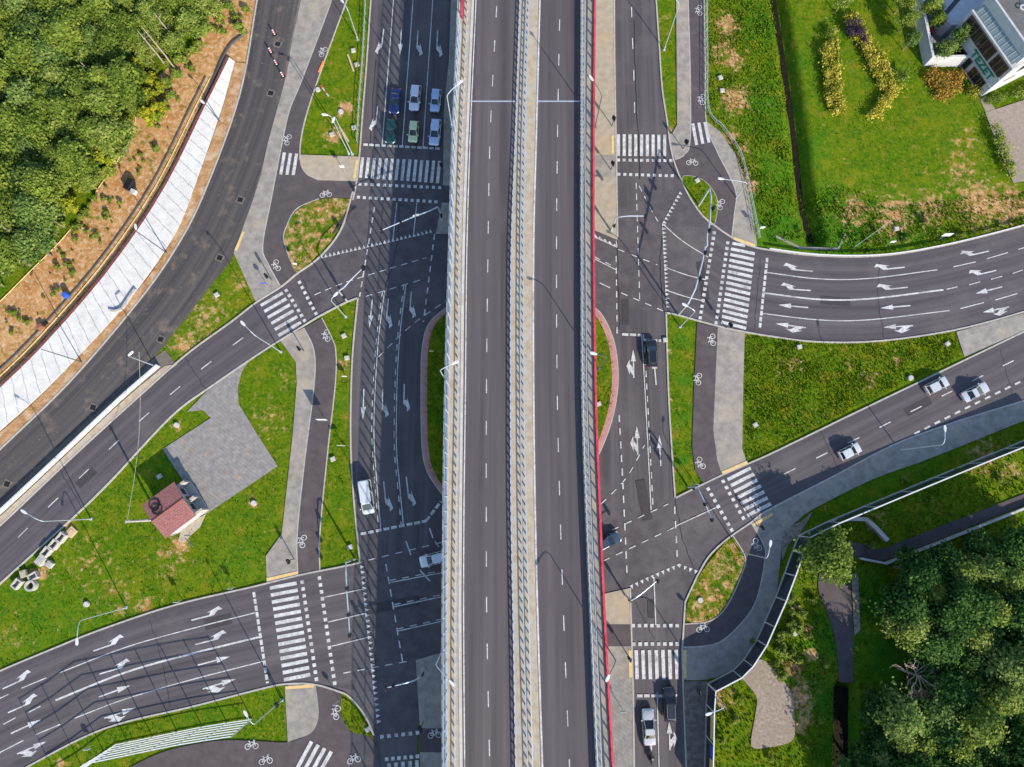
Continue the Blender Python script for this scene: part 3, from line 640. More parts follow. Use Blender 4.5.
for a, b in (((740, 300), (830, 280)), ((873, 268), (958, 243)), ((1000, 230), (1090, 205)), ((712, 390), (757, 380)), ((803, 372), (847, 360)), ((890, 350), (935, 338)), ((977, 327), (1018, 312)), ((768, 467), (862, 443)), ((907, 433), (995, 407)), ((1040, 395), (1130, 365))): line([T8(*a), T8(*b)])
for k, a, b in (('R', (178, 306), (62, 296)), ('R', (543, 290), (425, 302)), ('R', (878, 226), (770, 250)), ('R', (170, 383), (52, 375)), ('R', (555, 370), (435, 382)), ('R', (907, 303), (803, 327)),
                ('S', (160, 463), (40, 452)), ('S', (568, 455), (448, 465)), ('S', (935, 380), (828, 407)), ('SL', (150, 543), (28, 527)), ('SL', (578, 535), (460, 542)), ('SL', (962, 460), (857, 482))):
    arrow(k, T8(*a), T8(*b))
dash([(616, 256), (617, 336)], 1.05, 0.95, 0.2); line([(594.5, 259), (616, 270)]); dash([(594.5, 257), (616, 268)], 1, 1, 0.15); line([(599.5, 283), (610, 288)])
dash([(618, 249.5), (657, 265)], 1.1, 1.1); dash([(621, 293), (663, 311)], 1.1, 1.0); line([(590, 235), (617, 247.5)]); line([(617, 247.5), (616, 240.5)])
for i in range(5): line([(594+i*5, 234.5+i*2.4), (597+i*4.6, 238.5+i*2.1)], 0.3)
dash([(622, 334.5), (641, 335.2)], 1.0, 0.25, 0.42); dash([(643, 340), (661, 340.7)], 1.0, 0.25, 0.42)
LD = [(641.5, 334.5), (644.5, 384), (651, 510)]; line(LD, 0.15); dash(LD, 1.0, 1.0, 0.16, side=0.32)
for k, a, b in (('SL', (633.7, 378), (633, 349.5)), ('SL', (637.7, 455), (636.5, 426)), ('S', (660.7, 466), (659, 435)), ('S', (656, 385), (653.5, 357)), ('SR', (669.8, 750), (669, 721)), ('L', (648, 750), (645, 726))): arrow(k, a, b)
dash([(619, 415), (623, 490), (627, 576)], 1.1, 1.0, 0.2); dash([(601, 504), (626, 478), (644.5, 445)], 1.1, 1.1); dash([(612, 530), (668, 504)], 1.1, 1.1)
dash([(603, 561), (675, 527)], 1.1, 1.1); line([(674.5, 526.5), (719, 506)]); dash([(674.5, 506.5), (677, 556.5)], 1.1, 1.1, 0.2)
blocks((708, 489), (731.5, 530)); blocks((723, 481.5), (743, 518)); zebra((727.5, 479.6), (750.5, 468), (747, 515.7), (770.7, 503.6), 7)
dash([(784, 474), (824.5, 454), (859, 437.5), (893, 420.5), (926, 404), (958, 388), (990, 372), (1060, 338)], 2.0, 3.7, 0.16)
dash([(914, 434), (960, 411), (1040, 372)], 1.0, 0.85, 0.3)
yield_([(631, 585), (652, 575), (678, 564)], -1, 0.85); yield_([(680, 564), (696, 570)], -1, 0.85)
line([(653.7, 577), (655.7, 625)]); line([(657, 692), (659.5, 790)]); blocks((633, 625.5), (677, 625.5)); blocks((633.7, 644), (677, 643.7))
zebra((636, 650), (637, 679), (676, 649.5), (677, 679), 7); dash([(637, 695.7), (677, 695.5)], 0.8, 0.25, 0.42)
# crossings on the cycle paths and bicycle symbols
zebra((284.7, 153), (281, 175), (297, 154), (293.5, 175.5), 3, ZP); zebra((692.5, 124), (696.3, 145.5), (704.5, 122.5), (708.7, 143), 3, ZP); zebra((312, 741), (297, 769), (331.7, 751), (316, 779), 4, ZP, 0.55)
for x, y, a in ((322.5, 52, 60), (287, 140, 75), (326, 194, 5), (276, 266, 110), (326, 336, 100), (302, 541, 80), (698, 11, 90), (700.7, 100, 85), (692, 162, -5), (719.5, 204.5, 70), (711, 340, 90), (697, 379, 80), (699.5, 463.5, 115), (755.7, 545, 115), (702.5, 627.5, 5), (335.7, 712, 80), (354, 758, 15), (266, 759, 10), (434.6, 733, 5), (252, 744, 5)):
    bicycle((x, y), a)
mk.build('road_marking', 'white_paint', kind='structure')
tm = MB()
for a, b in (((357.5, 160), (354.5, 179)), ((267, 579.5), (298, 572.5)), ((722, 473), (747, 462)), ((612.5, 136), (612.5, 154)), ((629.8, 650), (630.5, 677)), ((684.5, 650), (684.8, 678)), ((286, 687.5), (314, 685.5)), ((236, 251), (244, 232)), ((753, 525), (772, 514)), ((733, 238.5), (755, 246))):
    tm.ribbon([px2(a, 0.186), px2(b, 0.186)], 0.45)
tm.build('tactile_paving', 'tactile', kind='structure')
# patches and sealed joints
pm_ = MB(); gq = random.Random(21)
for pts, wd in (([(330, 232), (352, 205)], 1.4), ([(618, 140), (672, 172)], 0.0), ([(700, 262), (706, 300)], 1.2), ([(640, 480), (648, 520)], 1.5), ([(368, 610), (420, 600)], 1.3), ([(205, 625), (232, 618)], 1.6), ([(820, 300), (850, 302)], 1.5), ([(930, 400), (905, 413)], 1.4), ([(95, 470), (78, 486)], 1.3), ([(651, 600), (652, 618)], 1.2), ([(625, 300), (626, 325)], 1.1)):
    if wd: pm_.ribbon([px2(p, 0.0935) for p in pts], wd)
pm_.build('asphalt_patch', 'patch', kind='structure')
sm2 = MB()
for pts in ([(300, 272), (312, 300), (318, 315)], [(364, 560), (372, 610), (376, 680)], [(664, 224), (660, 270), (664, 312)], [(675, 498), (683, 540), (697, 576)], [(617, 240), (619, 300), (620, 330)], [(400, 200), (396, 250), (385, 290)], [(634, 20), (636, 90), (640, 180)], [(760, 258), (754, 330)], [(634, 600), (655, 640)], [(880, 262), (878, 300), (884, 338)], [(1000, 350), (1012, 395)], [(150, 620), (162, 660), (170, 706)], [(60, 470), (82, 508)], [(186, 358), (206, 390)], [(376, 60), (370, 150)], [(820, 430), (838, 470)]):
    w_ = wline(cr(pts, 8), 0.0945) if len(pts) > 2 else [wline(pts, 0.0945)[0].lerp(wline(pts, 0.0945)[1], k/10) for k in range(11)]
    sm2.ribbon([p+Vector((gq.uniform(-.12, .12), gq.uniform(-.12, .12), 0)) for p in w_], 0.09)
sm2.build('sealed_crack', 'seal', kind='structure')
# drains, asphalt patches
dr = MB(); dp = MB()
for x, y in ((278, 44.5), (271, 93.5), (240.5, 200), (220, 258), (161, 339.5), (93.5, 407.5), (7.5, 484)):
    p = px2((x, y), 0); dp.box((p.x, p.y, 0.09), (1.25, 1.25, 0.08), R(-25)); dr.ribbon([p+Vector((-0.42, 0.1, 0.142)), p+Vector((0.42, -0.1, 0.142))], 0.8)
dp.build('drain_surround', 'asphalt_brown', kind='structure'); dr.build('drain_grate', 'black', kind='structure')

# ------------------------------------------------------------------ the ground sheet with its ditches
def seg_dist(X, Y, pts):
    d = np.full(X.shape, 1e9)
    for (x0, y0), (x1, y1) in zip(pts[:-1], pts[1:]):
        vx, vy = x1-x0, y1-y0; t = np.clip(((X-x0)*vx+(Y-y0)*vy)/(vx*vx+vy*vy), 0, 1)
        d = np.minimum(d, np.hypot(X-x0-t*vx, Y-y0-t*vy))
    return d
def inside(X, Y, poly):
    c = np.zeros(X.shape, bool); n = len(poly)
    for i in range(n):
        x0, y0 = poly[i]; x1, y1 = poly[(i+1) % n]
        if y0 == y1: continue
        k = ((y0 > Y) != (y1 > Y)) & (X < (x1-x0)*(Y-y0)/(y1-y0)+x0); c ^= k
    return c
D1 = [tuple(P(x, y, -1.8).xy) for x, y in ((770, -60), (773, 0), (781, 50), (788.5, 100), (795, 150), (800, 200), (806, 226), (811, 242))]
D2 = W([(846.5, 690), (846, 720), (846, 767), (847, 830)])
def gz(X, Y):
    d1 = seg_dist(X, Y, D1); d2 = seg_dist(X, Y, D2)
    z = -1.9*np.clip(1-(d1-0.5)/1.5, 0, 1) - 2.2*np.clip(1-(d2-0.9)/1.0, 0, 1)
    return z
def vnoise(X, Y, s, seed=0):
    """smooth value noise"""
    g = np.random.default_rng(seed).random((256, 256)); x = X*s+100.3; y = Y*s+71.7
    xi = np.floor(x).astype(int); yi = np.floor(y).astype(int); fx = x-xi; fy = y-yi; fx = fx*fx*(3-2*fx); fy = fy*fy*(3-2*fy)
    a = g[xi % 256, yi % 256]; b = g[(xi+1) % 256, yi % 256]; c = g[xi % 256, (yi+1) % 256]; d = g[(xi+1) % 256, (yi+1) % 256]
    return (a*(1-fx)+b*fx)*(1-fy)+(c*(1-fx)+d*fx)*fy
DRY = [(669, 400, 3.5, .6), (670, 350, 3, .55), (674, 470, 4, .6), (692, 420, 2.5, .5), (800, 700, 16, .85), (792, 668, 10, .8), (806, 720, 9, .8), (170, 560, 25, .35), (90, 560, 30, .3), (270, 420, 20, .33), (285, 380, 12, .3), (120, 590, 30, .3), (10, 640, 20, .3), (727, 25, 14, .75), (733, 60, 12, .8), (735, 100, 16, .8), (745, 150, 8, .6), (752, 185, 9, .7), (855, 212, 20, .6), (895, 216, 24, .68), (930, 210, 22, .62), (978, 204, 26, .76), (1008, 207, 24, .74), (960, 170, 26, .42), (965, 140, 16, .38), (730, 140, 14, .6), (742, 175, 12, .65), (722, 50, 16, .6),
       (790, 365, 14, .42), (870, 378, 12, .45), (895, 360, 9, .42), (850, 362, 8, .4), (345, 108, 9, .8), (334, 135, 9, .85), (315, 235, 20, .75), (300, 245, 12, .5), (325, 215, 14, .6), (205, 320, 30, .45), (185, 345, 16, .6), (240, 285, 14, .4), (715, 580, 14, .7), (722, 562, 9, .6), (700, 605, 9, .5),
       (725, 700, 12, .6), (722, 692, 10, .5), (800, 690, 14, .75), (812, 655, 9, .75), (806, 630, 8, .6), (795, 610, 12, .5), (180, 545, 10, .9), (253, 503, 6, .9), (145, 607, 10, .7), (120, 608, 6, .7), (70, 525, 6, .6), (40, 570, 14, .6), (68, 530, 5, .8), (985, 455, 22, .5), (1010, 470, 20, .4), (875, 520, 14, .4), (342, 365, 8, .6), (60, 765, 8, .6), (177, 427, 6, .7), (840, 100, 3, .8), (350, 706, 9, .4), (366, 721, 7, .3), (800, 728, 9, .7), (340, 305, 5, .6), (662, 20, 6, .5), (672, 128, 4, .6)]
LUSH = [(683, 340, 7, .8), (683, 380, 7, .8), (682, 420, 7, .8), (683, 460, 7, .8), (765, 30, 20, .6), (745, 200, 16, .5), (775, 170, 24, .6), (812, 150, 18, .55), (762, 100, 18, .6), (800, 60, 14, .5), (830, 200, 22, .5), (800, 110, 10, .5), (665, 60, 5, .5), (670, 100, 5, .6), (340, 400, 10, .5), (338, 500, 12, .4), (240, 560, 40, .25), (300, 520, 0.1, 0), (50, 620, 60, .3), (770, 120, 28, .35), (785, 235, 30, .8), (835, 235, 40, .7), (820, 60, 30, .25), (900, 235, 40, .5), (840, 640, 30, 1.0), (870, 600, 30, 1.0), (885, 660, 35, 1.0), (830, 700, 25, .9), (870, 740, 40, .9), (158, 470, 18, .3), (905, 480, 40, .3), (880, 500, 40, .25), (940, 100, 20, .2), (200, 720, 30, .3), (830, 750, 20, .8)]
def fields(X, Y):
    px, py = to_px(X, Y); dry = np.zeros(X.shape); lush = np.zeros(X.shape)
    for x, y, r, a in DRY: dry = np.maximum(dry, a*np.exp(-(((px-x)/r)**2+((py-y)/r)**2)))
    for x, y, r, a in LUSH: lush = np.maximum(lush, a*np.exp(-(((px-x)/r)**2+((py-y)/r)**2)))
    e = inside(X, Y, earth_poly)
    dry = np.where(e, np.maximum(dry, 0.52+0.50*vnoise(X, Y, 0.16, 5)+0.15*vnoise(X, Y, 0.7, 6)), dry)
    return dry, lush*(0.6+0.4*vnoise(X, Y, 0.6, 9))
xs = np.concatenate([[-900, -400, -200, -130], np.arange(-105, 105.1, 0.5), [130, 200, 400, 900]])
ys = np.concatenate([[-900, -400, -150, -85], np.arange(-62, 100.1, 0.5), [130, 200, 400, 900]])
GX, GY = np.meshgrid(xs, ys); GZ = gz(GX, GY)-0.05*vnoise(GX, GY, 0.8, 3)
dry, lush = fields(GX, GY); nx, ny = len(xs), len(ys)
ii = (np.arange(ny-1)[:, None]*nx+np.arange(nx-1)[None, :]).ravel()
me = mesh_np('ground', np.stack([GX.ravel(), GY.ravel(), GZ.ravel()], 1), np.stack([ii, ii+1, ii+nx+1, ii+nx], 1), 'grass', {'dry': dry.ravel(), 'lush': lush.ravel()}, smooth=True)
link_mesh('ground', me, kind='structure')
MB().ribbon([(*p, -1.78) for p in D1], 0.95).build('stream', 'water', kind='structure')
MB().ribbon([(*p, -1.7) for p in D2], 2.2).build('ditch_water', 'water', kind='structure')

# blades and weeds: a rough turf that nobody could count
def turf(n, region, hmin, hmax, seed, only=None, zb=0.0):
    g = np.random.default_rng(seed); (x0, y0), (x1, y1) = region
    a = P(x0, y1); b = P(x1, y1); c = P(x0, y0); d = P(x1, y0)
    X = g.uniform(min(a.x, c.x), max(b.x, d.x), n); Y = g.uniform(a.y, c.y, n)
    keep = np.ones(n, bool)
    if only: keep = np.any([inside(X, Y, p) for p in only], axis=0)
    if zb == 0:
        for p in PAVED: keep &= ~inside(X, Y, p)
    X, Y = X[keep], Y[keep]; dr_, lu = fields(X, Y)
    pr = np.clip(1.0-1.0*np.clip(dr_-0.2, 0, 1), 0.03, 1)*(0.35+0.9*vnoise(X, Y, 0.35, seed+1))
    k = g.random(len(X)) < pr; X, Y, dr_, lu = X[k], Y[k], dr_[k], lu[k]
    N = len(X); Z = gz(X, Y)+zb; h = g.uniform(hmin, hmax, N)*(0.6+0.8*vnoise(X, Y, 0.5, seed+2)); wd = h*g.uniform(0.5, 1.0, N); V = []; D = []; L = []
    VV = np.zeros((N, 8, 3))
    for q in range(2):
        an = g.uniform(0, 2*math.pi, N); lean = g.uniform(0.2, 1.0, N)*h; la = g.uniform(0, 2*math.pi, N)
        dx, dy = np.cos(an)*wd/2, np.sin(an)*wd/2; tx, ty = np.cos(la)*lean, np.sin(la)*lean
        VV[:, q*4+0] = np.stack([X-dx, Y-dy, Z-0.02], 1); VV[:, q*4+1] = np.stack([X+dx, Y+dy, Z-0.02], 1)
        VV[:, q*4+2] = np.stack([X+dx*0.6+tx, Y+dy*0.6+ty, Z+h], 1); VV[:, q*4+3] = np.stack([X-dx*0.6+tx, Y-dy*0.6+ty, Z+h*g.uniform(0.7, 1, N)], 1)
    tint = g.uniform(0.1, 0.65, N)*(0.5+vnoise(X, Y, 0.25, 77)); tip = np.tile([0.15, 0.15, 1, 1]*2, (N, 1))*tint[:, None]
    return VV.reshape(-1, 3), np.repeat(dr_*0.5, 8), np.repeat(lu, 8), tip.ravel()*np.repeat(1-0.6*lu, 8)
weedy = [W([(707, -20), (775, -20), (800, 190), (812, 236), (770, 245), (750, 190), (708, 115)]), W([(812, 236), (800, 190), (840, 185), (900, 205), (1044, 190), (1044, 222), (940, 246), (880, 254), (820, 254)])]
low_right = [W([(800, 540), (1044, 440), (1044, 790), (706, 790), (706, 690), (760, 655)])]
wedge = [W([(745, 336), (960, 332), (968, 352), (745, 462)])]
rough = [W(p) for p in ([(60, 520), (150, 440), (245, 440), (300, 384), (298, 370), (284, 534), (266, 580), (180, 605), (0, 672), (0, 590)], [(322, 318), (356, 300), (352, 400), (354, 500), (361, 560), (320, 571), (321, 534), (335, 384)], [(667, 317), (697, 322), (693, 384), (692, 446), (696, 472), (704, 484), (676, 497), (668, 384)], [(659, 0), (676, 0), (677, 126), (672, 134), (664, 92)], [(155, 384), (235, 262), (255, 303)], [(60, 770), (125, 726), (190, 711), (256, 694), (284, 688), (287, 740), (180, 745), (130, 767)], [(744, 336), (720, 480), (965, 345)])]
TV = [turf(110000, ((-20, -20), (1044, 790)), 0.05, 0.13, 11), turf(90000, ((-10, -10), (980, 790)), 0.05, 0.16, 16, rough), turf(60000, ((700, -20), (1044, 262)), 0.10, 0.26, 12, weedy), turf(34000, ((690, 430), (1044, 790)), 0.10, 0.26, 13, low_right), turf(26000, ((740, 330), (970, 470)), 0.08, 0.2, 14, wedge), turf(150000, ((270, 170), (760, 740)), 0.06, 0.16, 15, ISL, 0.135)]
V = np.concatenate([t[0] for t in TV]); D_ = np.concatenate([t[1] for t in TV]); L_ = np.concatenate([t[2] for t in TV]); T__ = np.concatenate([t[3] for t in TV])
me = mesh_np('grass', V, np.arange(len(V)).reshape(-1, 4), 'grass', {'dry': D_, 'lush': L_, 'tip': T__})
link_mesh('grass', me, kind='stuff', label='rough green grass and weeds on the verges and fields', cat='grass')

# ------------------------------------------------------------------ the viaduct
YN = [0, 135, 250, 400, 510, 620, 767]
BL = dict(outer=[458.5, 452.5, 449, 445, 443.5, 442.7, 443.0], postL=[468, 462.5, 459.3, 458.2, 456.5, 455.4, 455.4], kerbL=[473.0, 467.2, 463.6, 461.8, 460.6, 460.0, 461.2],
          aL0=[474.5, 468.6, 465.2, 463.6, 462.2, 461.8, 462.8], dashL=[497, 490.2, 488, 486.4, 486.3, 486.8, 489.8], aL1=[519, 514.5, 510.5, 509.5, 510.5, 512.5, 515.5],
          railA=[520, 515.6, 511.4, 510.7, 511.3, 513.4, 516.0], railB=[526.5, 522, 520.4, 520.4, 521.5, 523.4, 527.7], railC=[530, 526, 524.6, 525, 527, 530, 533.7],
          lineR=[539.6, 536, 533.2, 533.3, 534.8, 537.4, 542], aR0=[538.5, 535, 532.4, 532.4, 533.8, 536.2, 540.5], dashR=[560, 557.5, 556.5, 557.3, 560, 563.7, 569.5],
          aR1=[581, 580.3, 580.3, 581.2, 584.5, 589, 595], barR=[581.2, 580.9, 580.8, 582, 585.5, 590.2, 596.5], railR=[584.8, 584.3, 585.2, 586.2, 590, 595, 601], red=[594.3, 593, 592.9, 595, 599, 603.9, 612])
def bx(k, y):
    a = BL[k]
    if y < 0: return a[0]+(a[1]-a[0])/135*y
    if y > 767: return a[-1]+(a[-1]-a[-2])/147*(y-767)
    # smooth interpolation
    i = max(j for j in range(7) if YN[j] <= y or j == 0); i = min(i, 5)
    t = (y-YN[i])/(YN[i+1]-YN[i]); h = YN[i+1]-YN[i]
    def m_(j):
        if j == 0: return (a[1]-a[0])/(YN[1]-YN[0])
        if j == 6: return (a[6]-a[5])/(YN[6]-YN[5])
        return (a[j+1]-a[j-1])/(YN[j+1]-YN[j-1])
    return (2*t**3-3*t*t+1)*a[i]+(t**3-2*t*t+t)*h*m_(i)+(-2*t**3+3*t*t)*a[i+1]+(t**3-t*t)*h*m_(i+1)
BH = lambda y: 10.4+1.6*min(y, 850)/767
STN = [y for y in range(-90, 1161, 25)]
def bl(k, dx=0.0, dz=0.0, st=None):
    """a line along the deck, dx metres to the side, dz above the deck"""
    return [P(bx(k, y), y, BH(y))+Vector((dx, 0, dz)) for y in (st or STN)]
via = thing('viaduct', 'long grey road viaduct with two carriageways crossing the whole scene from top to bottom', 'viaduct', tuple(P(520, 384, 0)))
def strip(mb, A, B, z0, z1):
    b = len(mb.v); n = len(A)
    for a, c in zip(A, B): mb.v += [(a.x, a.y, a.z+z0), (c.x, c.y, c.z+z0), (c.x, c.y, c.z+z1), (a.x, a.y, a.z+z1)]
    for i in range(n-1):
        p, q = b+4*i, b+4*i+4
        for k in range(4): mb.f.append((p+k, q+k, q+(k+1) % 4, p+(k+1) % 4))
    mb.f.append((b, b+1, b+2, b+3)); e = b+4*(n-1); mb.f.append((e+3, e+2, e+1, e)); return mb
def deckpart(name, k0, k1, m, z0, z1, dx0=0, dx1=0): return fixn(strip(MB(), bl(k0, dx0), bl(k1, dx1), z0, z1).build(name, m, via))
deckpart('deck_slab', 'outer', 'railB', 'concrete', -1.0, 0.0, -0.15, -0.05); deckpart('deck_slab', 'railB', 'red', 'concrete', -1.0, 0.0, 0.05, 0.15)
deckpart('box_girder', 'kerbL', 'aL1', 'concrete', -2.3, -1.0, 0.3, -0.6); deckpart('box_girder', 'aR0', 'aR1', 'concrete', -2.3, -1.0, 0.3, -0.6)
deckpart('walkway', 'outer', 'kerbL', 'deck_tan', 0.002, 0.17, 0.12, -0.2); deckpart('walkway', 'barR', 'red', 'deck_grey', 0.002, 0.17, 0.2, -0.12)
deckpart('median_strip', 'railA', 'aR0', 'deck_tan', 0.002, 0.15, 0.1, 0)
deckpart('carriageway', 'kerbL', 'railA', 'asphalt_deck', 0.002, 0.06, 0.2, 0.08); deckpart('carriageway', 'aR0', 'barR', 'asphalt_deck', 0.002, 0.06, 0.004, 0.1)
deckpart('kerb', 'kerbL', 'kerbL', 'concrete', 0.002, 0.24, -0.198, 0.198); deckpart('kerb', 'railA', 'railA', 'concrete', 0.002, 0.22, -0.12, 0.098)
deckpart('kerb', 'barR', 'barR', 'deck_grey', 0.002, 0.30, -0.14, 0.14)
dm = MB()
def deckline(k, wd, dx=0, on=None, per=None, y0=0):
    L = bl(k, dx, 0.066, [y for y in range(-90, 1161, 5)])
    if on is None: dm.ribbon(L, wd); return
    at, tot = resample(L); w0 = P(500, y0, BH(y0)).y; s0 = L[0].y-w0; s = (s0 % per)-per-on/2
    while s < tot:
        if s > 0: dm.ribbon([at(s), at(s+on)], wd)
        s += per
deckline('dashL', 0.13, 0, 2.0, 6.0, 12); deckline('dashR', 0.13, 0, 2.0, 6.0, 25.5); deckline('lineR', 0.24, 0.05); deckline('aL0', 0.16, 0.25)
dm.build('lane_line', 'white_paint', via)
jm = MB()
for ka, kb_ in (('kerbL', 'railA'), ('aR0', 'barR')): jm.ribbon([P(bx(ka, 101.5), 101.5, BH(101.5))+Vector((0.25, 0, 0.068)), P(bx(kb_, 101.5), 101.5, BH(101.5))+Vector((-0.2, 0, 0.068))], 0.22)
jm.build('expansion_joint', 'steel', via)
for y in (-60, 215, 345, 440, 640, 800, 960):
    for k0, k1 in (('kerbL', 'aL1'), ('aR0', 'aR1')):
        c = P((bx(k0, y)+bx(k1, y))/2, y, BH(y)); mb = MB(); secs = []
        for z, hx_, hy_ in ((-0.2, 1.1, 0.55), (5.0, 1.1, 0.55), (8.0, 2.4, 0.6), (BH(y)-2.3, 2.6, 0.6)):
            secs.append([(c.x+hx_*math.cos(a)*1.0, c.y+hy_*math.sin(a), z) for a in [2*math.pi*i/20 for i in range(20)]])
        mb.loft(secs); fixn(mb.build('pier', 'concrete', via, smooth=False))
# railings and safety barriers that stand on the deck
def rail_thing(name, label, key, m, post_h, pitch, beams, post_sz, group, mcap=None, post_m=None, dx=0.0, y0=-40, y1=800):
    st = list(range(y0, y1+1, 10)); L = bl(key, dx, 0, st); at, tot = resample(L); t = thing(name, label, 'safety barrier' if 'guard' in name else 'railing', tuple(at(tot/2)), group)
    for bn, z, wd, hh, bm_ in beams:
        MB().wall([(p.x, p.y, p.z) for p in L], wd, z, z+hh).build(bn, bm_, t)
    tmp = MB().box((0, 0, post_h/2), (post_sz[0], post_sz[1], post_h)).build('post', post_m or m); pm = tmp.data; bpy.data.objects.remove(tmp); s = 0.3
    while s < tot:
        o = bpy.data.objects.new('post', pm); COL.objects.link(o); o.parent = t; o.location = at(s)-wloc(t); s += pitch
    return t
g_ = 'safety barriers on the viaduct'
gb = lambda m: [('beam', 0.76, 0.15, 0.045, m)]
rail_thing('guard_rail', 'pale steel safety barrier between the left carriageway and the left walkway of the viaduct', 'postL', 'white_steel', 0.80, 1.30, gb('steel'), (0.13, 0.22), g_)
rail_thing('guard_rail', 'blue grey safety barrier at the right edge of the left carriageway, left of the median', 'railA', 'steel_blue', 0.80, 1.30, gb('steel_blue'), (0.12, 0.2), g_, dx=0.05)
rail_thing('guard_rail', 'blue grey safety barrier along the middle of the viaduct median', 'railB', 'steel_blue', 0.80, 1.30, gb('steel_blue'), (0.12, 0.2), g_)
rail_thing('guard_rail', 'pale safety barrier on the sandy median beside the left edge of the right carriageway', 'railC', 'steel', 0.80, 1.30, gb('steel'), (0.12, 0.2), g_, dx=-0.15)
rail_thing('guard_rail', 'white safety barrier at the right edge of the right carriageway of the viaduct', 'barR', 'white_steel', 1.15, 1.32, [('beam', 0.62, 0.10, 0.30, 'white_steel'), ('beam', 1.02, 0.12, 0.10, 'steel')], (0.12, 0.2), g_, dx=0.05)
rail_thing('walkway_railing', 'blue steel railing beside the right walkway of the viaduct', 'railR', 'steel_blue', 1.1, 1.32, [('handrail', 1.08, 0.09, 0.08, 'steel_blue'), ('rail', 0.6, 0.05, 0.05, 'steel_blue')], (0.08, 0.08), 'railings on the viaduct')
# noise screens on both edges
def screen(label, key, hgt, red_from=None, dx=0, base_m='steel', cap=None, cap_m='white_steel', st0=-40, st1=1150, post_m='white_steel', clear=True, grp='noise screens on the viaduct'):
    st = list(range(st0, st1+1, 10)); L = bl(key, dx, 0, st); at, tot = resample(L); t = thing('noise_screen', label, 'noise barrier', tuple(at(tot/2)), grp)
    MB().wall(L, 0.16, 0.0, 0.5).build('base_panel', base_m, t)
    if clear:
        MB().wall(L, 0.03, 0.52, hgt).build('clear_panel', 'clear', t)
    MB().wall(L, cap or 0.07, hgt+0.003, hgt+0.08).build('top_rail', cap_m, t)
    if clear: MB().wall(L, 0.08, hgt*0.5, hgt*0.5+0.07).build('rail', post_m, t)
    s = 0.2; pm = None
    while s < tot:
        p = at(s)
        if pm is None:
            tmp = MB().box((0, 0, hgt/2), (0.20, 0.10, hgt)).build('post', post_m); pm = tmp.data; bpy.data.objects.remove(tmp)
        o = bpy.data.objects.new('post', pm); COL.objects.link(o); o.parent = t; o.location = p-wloc(t); s += 1.95 if p.y > -55 else 3.9
    return t
screen('tall clear noise screen with pale posts on the left edge of the viaduct', 'outer', 4.2, dx=0.5, st0=30, post_m='steel', cap_m='steel')
screen('low red topped screen on the upper left edge of the viaduct', 'outer', 1.3, dx=0.75, st0=-60, st1=24, base_m='red', cap=0.35, cap_m='red', clear=False, post_m='red')
screen('red topped edge screen along the whole right side of the viaduct', 'red', 1.3, dx=0.0, st0=-60, base_m='red', cap=0.25, cap_m='red', clear=False, post_m='red')

# ------------------------------------------------------------------ street lamps and traffic signals
def lamp(label, base, head, H=12.0, z0=0.0, m='steel', group='street lamps', elbow=None, name='street_lamp', knee=0.93):
    """base and head are photograph points; the head hangs H above the ground (z0 is the surface it stands on)"""
    b = P(*base, z0); h = P(*head, z0+H) if head else None
    t = thing(name, label, 'street lamp', tuple(b), group)
    pole_top = b+Vector((0, 0, H*knee))
    MB().tube([b, b+Vector((0, 0, 0.9)), b+Vector((0, 0, 0.95)), pole_top], [0.12, 0.12, 0.085, 0.06], 8).build('pole', m, t, smooth=False)
    MB().box(tuple(b+Vector((0, 0, 0.04))), (0.42, 0.42, 0.08)).build('base_plate', m, t)
    if h:
        d = h-pole_top; d.z = 0; top = Vector((h.x, h.y, b.z+H)); u = d.normalized() if d.length > 0.01 else Vector((1, 0, 0))
        pts = [pole_top+Vector((0, 0, -0.05)), pole_top+d*0.12+Vector((0, 0, (top.z-pole_top.z)*0.5)), pole_top+d*0.4+Vector((0, 0, (top.z-pole_top.z)*0.85)), top]
        MB().tube([tuple(p) for p in pts], [0.065, 0.06, 0.055, 0.05], 6).build('arm', m, t)
        a = math.atan2(u.y, u.x); secs = []
        for s, wd in ((-0.15, 0.10), (0.05, 0.17), (0.35, 0.22), (0.65, 0.20), (0.82, 0.10)):
            secs.append([tuple(top+Vector((math.cos(a)*s-math.sin(a)*q*wd, math.sin(a)*s+math.cos(a)*q*wd, zz*0.09+0.02))) for q, zz in ((-1, 0), (-0.7, 1), (0.7, 1), (1, 0), (0.7, -0.7), (-0.7, -0.7))])
        hd = fixn(MB().loft(secs).build('lamp_head', 'white_steel', t, smooth=False))
    return t
lamp('street lamp in the grass above the row of concrete boxes by the western road', (91, 519), (26, 513))
lamp('street lamp on the grass above the southwestern road, near its kerb', (126, 607.5), (77, 639))
lamp('street lamp on the grass tip north of the western crossing, reaching left over the road', (281, 352), (244.5, 325))
lamp('street lamp at the top corner of the strip by the southbound road', (346, 317), (334, 296), 10)
lamp('tall lamp column near the railing at the top of the lawn', (358, 40), (343, 2), 8)
lamp('lamp column at the foot of the lawn, left one of a close pair', (349, 154), (327, 115))
lamp('lamp column at the foot of the lawn, right one of a close pair', (352.5, 154.5), (334, 118))
lamp('street lamp on the narrow verge between the northbound road and the pavement at the top', (664, 50), (668, -6))
lamp('street lamp at the bend of the pavement east of the cycle island', (736, 198), (723, 179), 6)
lamp('street lamp on the grass corner south of the northeastern road, its head over the lanes', (680, 327), (687, 306), 10)
lamp('street lamp beside the curved southeastern cycle path, its white head over the pavement', (740, 552), (770, 546))
lamp('street lamp on the shaded pavement of the eastern road', (899, 450), (945, 431))
lamp('street lamp at the right end of the slatted noise wall', (282, 700), (247, 716))
lamp('street lamp behind the dark noise fence in the earth verge', (708, 690), (711, 713), 9)
